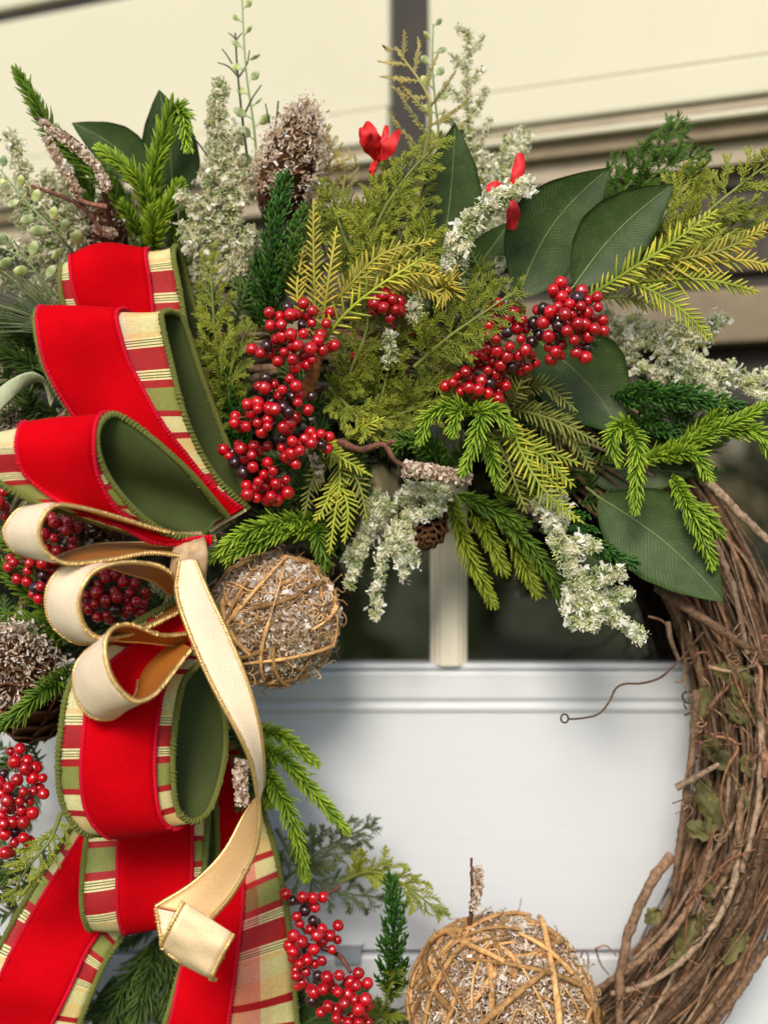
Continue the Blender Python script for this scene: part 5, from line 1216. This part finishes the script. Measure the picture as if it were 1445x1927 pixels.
berries('front berry cluster at the bottom edge beside the plaid tail', [(640, 1845, 40, 36, 12), (670, 1870, 36, 40, 12), (640, 1915, 50, 30, 14)], .14, stem_to=[[(600, 1780, .09), (640, 1800, .12), (660, 1830, .13)]], pts2=(2.627, 450, 1300, [(435,1415),(495,1405),(415,1475),(465,1470),(440,1440),(490,1490),(590,1395),(635,1445),(580,1455),(550,1440),(540,1500),(570,1525),(625,1525),(590,1575),(520,1545),(640,1555),(480,1575),(440,1560),(405,1590),(480,1620),(560,1610),(510,1635),(610,1600),(540,1640),(360,1530,1),(640,1640),(590,1640),(370,1490)]))
berries('short row of berries on a thin stem against the door', [(575, 1695, 38, 12, 6), (590, 1712, 10, 10, 2)], .105, dark=.2, stem_to=[[(545, 1700, .09), (600, 1690, .105), (640, 1668, .1)]], pts2=(2.627, 450, 1300, [(315,1020),(365,1025),(415,1020),(375,1070),(265,1035,1),(325,1085,1),(230,1005)]))
berries('few red berries at the left edge beside the lowest loop', [(5, 945, 22, 28, 6)], .12)

# ================================================================== pine cones
pine_cone('tall cone coated with pale chips standing at the top', (508, 425, .075), (578, 208, .10), 116, 84, frost=2900, mat_f='flake_ball', sz=30, t_fr=(.25, 1))
pine_cone('small open cone behind the bare twigs above the bow', (215, 500, .07), (195, 385, .085), 78, 60, frost=300, sz=26)
pine_cone('little brown cone hanging under the frosted sprig by the muntin', (805, 955, .075), (803, 1022, .115), 82, 60, sz=26, open_=1.0)
pine_cone('large cone with a frosted tip at the left edge', (85, 1395, .09), (10, 1200, .125), 158, 100, frost=2200, sz=40, t_fr=(.42, 1), open_=1.0)
pine_cone('brown cone half hidden inside the top gold loop', (240, 985, .085), (120, 985, .11), 76, 70, frost=160, sz=26)
pine_cone('small frosted cone tip peeking out left of the lowest red loop', (60, 815, .07), (8, 780, .09), 52, 40, frost=500, sz=20)

# ================================================================== twig balls
twig_ball('upper twig ball beside the cream ribbon tail, half covered in chips', (517, 1165, .10), 127, 200, 32000, 380, cover=.70)
twig_ball('bigger twig ball at the bottom edge with open wound twigs', (947, 1905, .10), 182, 250, 42000, 380, cover=.79)

# ================================================================== frosted sprigs
frosted('broad frosted plume standing left of the tall cone', [[(400, 560, .075), (395, 430, .09), (405, 300, .095), (412, 150, .095)], [(400, 480, .08), (375, 400, .095), (345, 370, .1)], [(420, 470, .08), (445, 380, .09), (455, 310, .09)], [(395, 500, .08), (365, 470, .095), (350, 430, .095)], [(410, 400, .085), (430, 330, .09), (440, 250, .09)], [(430, 540, .08), (450, 480, .09), (480, 440, .09)]], 6500, 24, 12, 'flake_olive', 11, sides=.04, sideL=40)
frosted('wide frosted spray at the upper left edge', [[(150, 560, .07), (90, 470, .085), (60, 380, .09), (20, 250, .09)], [(140, 520, .07), (60, 480, .085), (-10, 450, .09)], [(130, 500, .07), (90, 400, .085), (85, 330, .085)], [(120, 560, .07), (40, 540, .08), (-10, 510, .085)], [(150, 480, .07), (130, 390, .08), (125, 320, .08)], [(60, 430, .08), (30, 380, .085), (0, 340, .085)]], 5200, 19, 9, 'flake_olive', 10, sides=.045, sideL=44)
frosted('thick frosted twig carrying the right red flower', [[(850, 530, .12), (862, 460, .138), (905, 400, .148), (950, 370, .152), (1000, 340, .15)]], 2600, 27, 10, 'flake_sage', 13)
frosted('thin frosted stem with side branches against the cream wall', [[(905, 400, .06), (885, 260, .07), (878, 150, .072), (882, 55, .072)]], 1500, 7, 4, 'flake_olive', 9, sides=.032, sideL=95)
frosted('frosted spray behind the tall pointed leaf', [[(900, 480, .06), (930, 360, .07), (960, 260, .07)], [(930, 420, .06), (960, 330, .07), (990, 250, .07)], [(910, 400, .06), (900, 310, .065), (860, 230, .065)], [(940, 500, .06), (970, 460, .07), (1000, 420, .07)], [(900, 560, .07), (940, 520, .08), (960, 470, .08)]], 3600, 18, 8, 'flake_sage', 10, sides=.04, sideL=40)
frosted('long frosted spray reaching right over the window glass', [[(1130, 620, .08), (1220, 640, .095), (1330, 690, .1), (1470, 760, .1)], [(1180, 620, .08), (1250, 620, .1), (1350, 610, .1)], [(1250, 650, .09), (1310, 640, .1), (1360, 600, .1)], [(1240, 660, .09), (1300, 710, .1), (1360, 740, .1)], [(1350, 700, .1), (1410, 710, .1), (1460, 700, .1)], [(1130, 600, .08), (1160, 610, .09), (1200, 600, .09)], [(1160, 650, .08), (1210, 690, .09), (1250, 710, .09)]], 5600, 16, 9, 'flake_sage', 11, sides=.03, sideL=34)
frosted('frosted spray hanging over the glass, at the lower right', [[(1045, 930, .12), (1050, 1010, .138), (1085, 1090, .142), (1140, 1150, .14), (1212, 1198, .136)], [(1060, 1045, .13), (1090, 1025, .142), (1125, 1030, .142)], [(1085, 1090, .135), (1130, 1085, .145), (1170, 1075, .145)], [(1085, 1100, .135), (1075, 1140, .14), (1085, 1180, .138)], [(1130, 1140, .138), (1165, 1120, .142), (1185, 1125, .14)], [(1045, 960, .125), (1020, 950, .13), (1010, 935, .13)], [(1110, 1130, .138), (1110, 1165, .14), (1120, 1185, .138)]], 5600, 21, 11, 'flake_sage', 11)
frosted('drooping frosted spray above the dark window pane, left of the muntin', [[(840, 920, .09), (770, 930, .105), (700, 980, .108), (655, 1110, .1)], [(800, 930, .095), (740, 1000, .105), (715, 1080, .105), (705, 1165, .1)], [(790, 940, .1), (750, 1020, .11), (765, 1090, .105)], [(780, 960, .1), (770, 1020, .108), (782, 1065, .105)], [(840, 930, .1), (800, 920, .118), (760, 915, .12)], [(830, 950, .1), (810, 960, .118), (780, 975, .118)], [(720, 960, .1), (680, 1020, .105), (650, 1060, .1)], [(715, 930, .1), (700, 960, .112), (690, 1000, .112)]], 6000, 12, 7, 'flake_sage', 10)
frosted('little frosted tuft above the central shaded cedar', [[(735, 690, .11), (735, 650, .12), (728, 625, .122)]], 350, 14, 8, 'flake_sage', 9)
frosted('small frosted tuft beside the starry gold tip', [[(780, 600, .12), (780, 575, .13), (790, 555, .13)]], 260, 14, 8, 'flake_sage', 9)
frosted('shaded frosted spray behind the green edged loops', [[(400, 700, .06), (385, 600, .07), (370, 500, .075)], [(440, 640, .06), (460, 560, .07), (455, 490, .07)]], 2200, 22, 12, 'flake_olive', 10)
frosted('frosted tuft inside the lower gold loops', [[(330, 1130, .11), (300, 1100, .125), (285, 1070, .125)]], 300, 16, 10, 'flake_olive', 9)
frosted('snowy tip under the large cone at the left edge', [[(150, 1190, .075), (80, 1180, .08), (20, 1190, .08)]], 500, 18, 10, 'flake_sage', 9)

# ================================================================== frosted bare twigs, seed sprigs, flowers
frosted_twig('forked bare twig crusted with pinkish chips above the bow', [[(225, 500, .07), (208, 420, .1), (190, 340, .13), (160, 280, .132), (72, 222, .13)], [(200, 390, .125), (150, 375, .13), (115, 310, .132), (88, 255, .13)], [(190, 430, .12), (150, 385, .125), (60, 350, .12)]], 7, 1500, frost_paths=[[(203, 355, .132), (175, 305, .135), (75, 225, .133)], [(150, 365, .132), (118, 315, .134), (88, 258, .132)], [(215, 440, .1), (180, 430, .115)]], fr=9)
frosted_twig('knobbly bare twig with a frosted end in the centre', [[(640, 832, .12), (680, 846, .132), (722, 836, .138), (745, 868, .14), (790, 885, .14), (888, 902, .138)], [(722, 840, .135), (735, 832, .142), (742, 830, .144)]], 7, 1100, frost_paths=[[(760, 882, .142), (820, 890, .143), (886, 902, .14)]], fr=15)
frosted_twig('upright thin twig sticking out of the bigger twig ball', [[(880, 1760, .1), (888, 1700, .115), (886, 1615, .118)]], 5.5, 260, frost_paths=[[(890, 1710, .116), (900, 1665, .118), (898, 1630, .118)]], fr=10)
frosted_twig('frosted grey twig peeking out between the gold tail and red ribbon', [[(470, 1440, .12), (455, 1470, .13), (455, 1515, .13)]], 4, 500, frost_paths=[[(458, 1430, .128), (452, 1470, .132), (458, 1515, .132)]], fr=14)
frosted_twig('short frosted twig stub under the left berries', [[(590, 860, .105), (600, 890, .115), (598, 910, .115)]], 6, 160, fr=9)
oval_pair_sprig('pale seed sprig climbing along the upper left edge', [(150, 490, .085), (108, 438, .118), (60, 390, .124), (-15, 300, .12)], 13, 26, .3)
oval_pair_sprig('pale seed sprig at the left edge, lower one', [(100, 560, .1), (50, 490, .115), (-10, 460, .115)], 7, 25, .2)
oval_pair_sprig('tall pale seed sprig rising beside the tall cone', [(490, 380, .06), (478, 240, .08), (463, 130, .084), (455, -15, .084)], 17, 26, .5)
oval_pair_sprig('pale seed sprig in front of the dark slot at the top', [(835, 330, .06), (822, 220, .078), (814, 130, .08), (815, 45, .08)], 12, 24, .45)
dt = thing('bare_dark_twig', 'thin dark branching twig beside the tall seed sprig', 'twig', P(470, 330, .07)); g = Geo()
for pts, w in (([(470, 330, .07), (455, 210, .08), (447, 130, .082), (443, 62, .082)], 3), ([(449, 145, .081), (430, 125, .083), (410, 118, .083)], 2), ([(449, 140, .081), (428, 105, .083), (418, 92, .083)], 2), ([(450, 145, .081), (465, 120, .083), (470, 95, .083)], 2), ([(458, 220, .08), (475, 185, .084), (492, 160, .084)], 2.2), ([(395, 300, .08), (370, 265, .085), (358, 258, .085)], 2.2), ([(445, 75, .082), (436, 66, .083), (430, 62, .083)], 1.6), ([(445, 75, .082), (452, 66, .083), (456, 62, .083)], 1.6), ([(510, 300, .07), (520, 230, .08), (524, 190, .08)], 3), ([(515, 260, .07), (505, 220, .08), (500, 195, .08)], 2.4)):
    g.tubes(wp(pts, 16), np.linspace(w, w * .6, 16) * K, 5)
part(dt, 'branches', g, M_['stem_dark'])
def petal(root, base, mid, tip, w0, w1, cup=.2):
    S, Nn, vl = None, None, None
    b, m_, t = P(*base), P(*mid), P(*tip); q = spline([b, m_, t], 14); T, N, B = frame(q)
    s = np.linspace(0, 1, 14); u = np.linspace(-1, 1, 9)
    w = K * (w0 + (w1 - w0) * np.sin(s ** 1.25 * math.pi * .97) * (1 + .10 * np.sin(s * 23))) / 2
    V = q[:, None] + B[:, None] * (w[:, None] * u[None])[..., None] - N[:, None] * (cup * w[:, None] * (u[None] ** 2) + .0012 * np.sin(s * 15)[:, None] * u[None])[..., None]
    n, m = 14, 9; idx = np.arange(n * m).reshape(n, m); f = np.stack([idx[:-1, :-1], idx[:-1, 1:], idx[1:, 1:], idx[1:, :-1]], -1).reshape(-1, 4)
    g = Geo(); g.add(np.concatenate([V.reshape(-1, 3), V.reshape(-1, 3) + (0, .0005, 0)]), np.concatenate([f, f[:, ::-1] + n * m])); part(root, 'petal', g, M_['petal'])
fl = thing('red_flower', 'red fabric flower with open petals at the top centre', 'flower', P(708, 305, .1))
g = Geo(); g.tubes(wp([(700, 470, .07), (704, 380, .09), (706, 315, .1)], 14), 2.6 * K, 6); part(fl, 'stem', g, M_['stem_green'])
petal(fl, (708, 302, .1), (698, 270, .115), (692, 228, .118), 4, 40, .12); petal(fl, (708, 302, .1), (720, 275, .11), (728, 236, .108), 6, 16); petal(fl, (708, 304, .1), (728, 282, .12), (752, 244, .122), 4, 26, .12); petal(fl, (706, 290, .1), (690, 262, .12), (678, 240, .122), 4, 28, .1); petal(fl, (708, 300, .1), (700, 318, .11), (698, 332, .108), 6, 12)
f2 = thing('red_flower', 'red fabric flower behind the thick frosted twig at right', 'flower', P(955, 370, .13))
g = Geo(); g.tubes(wp([(870, 460, .1), (910, 400, .12), (952, 372, .13)], 14), 3.2 * K, 6); part(f2, 'stem', g, M_['stem_green'])
petal(f2, (955, 372, .13), (972, 335, .136), (980, 288, .134), 12, 24, .4); petal(f2, (955, 368, .13), (938, 356, .14), (915, 352, .14), 10, 34, .4); petal(f2, (955, 368, .13), (966, 395, .134), (962, 432, .13), 12, 26, .4); petal(f2, (955, 368, .13), (972, 352, .132), (992, 345, .13), 8, 20); petal(f2, (948, 375, .13), (935, 390, .132), (925, 405, .13), 6, 16)
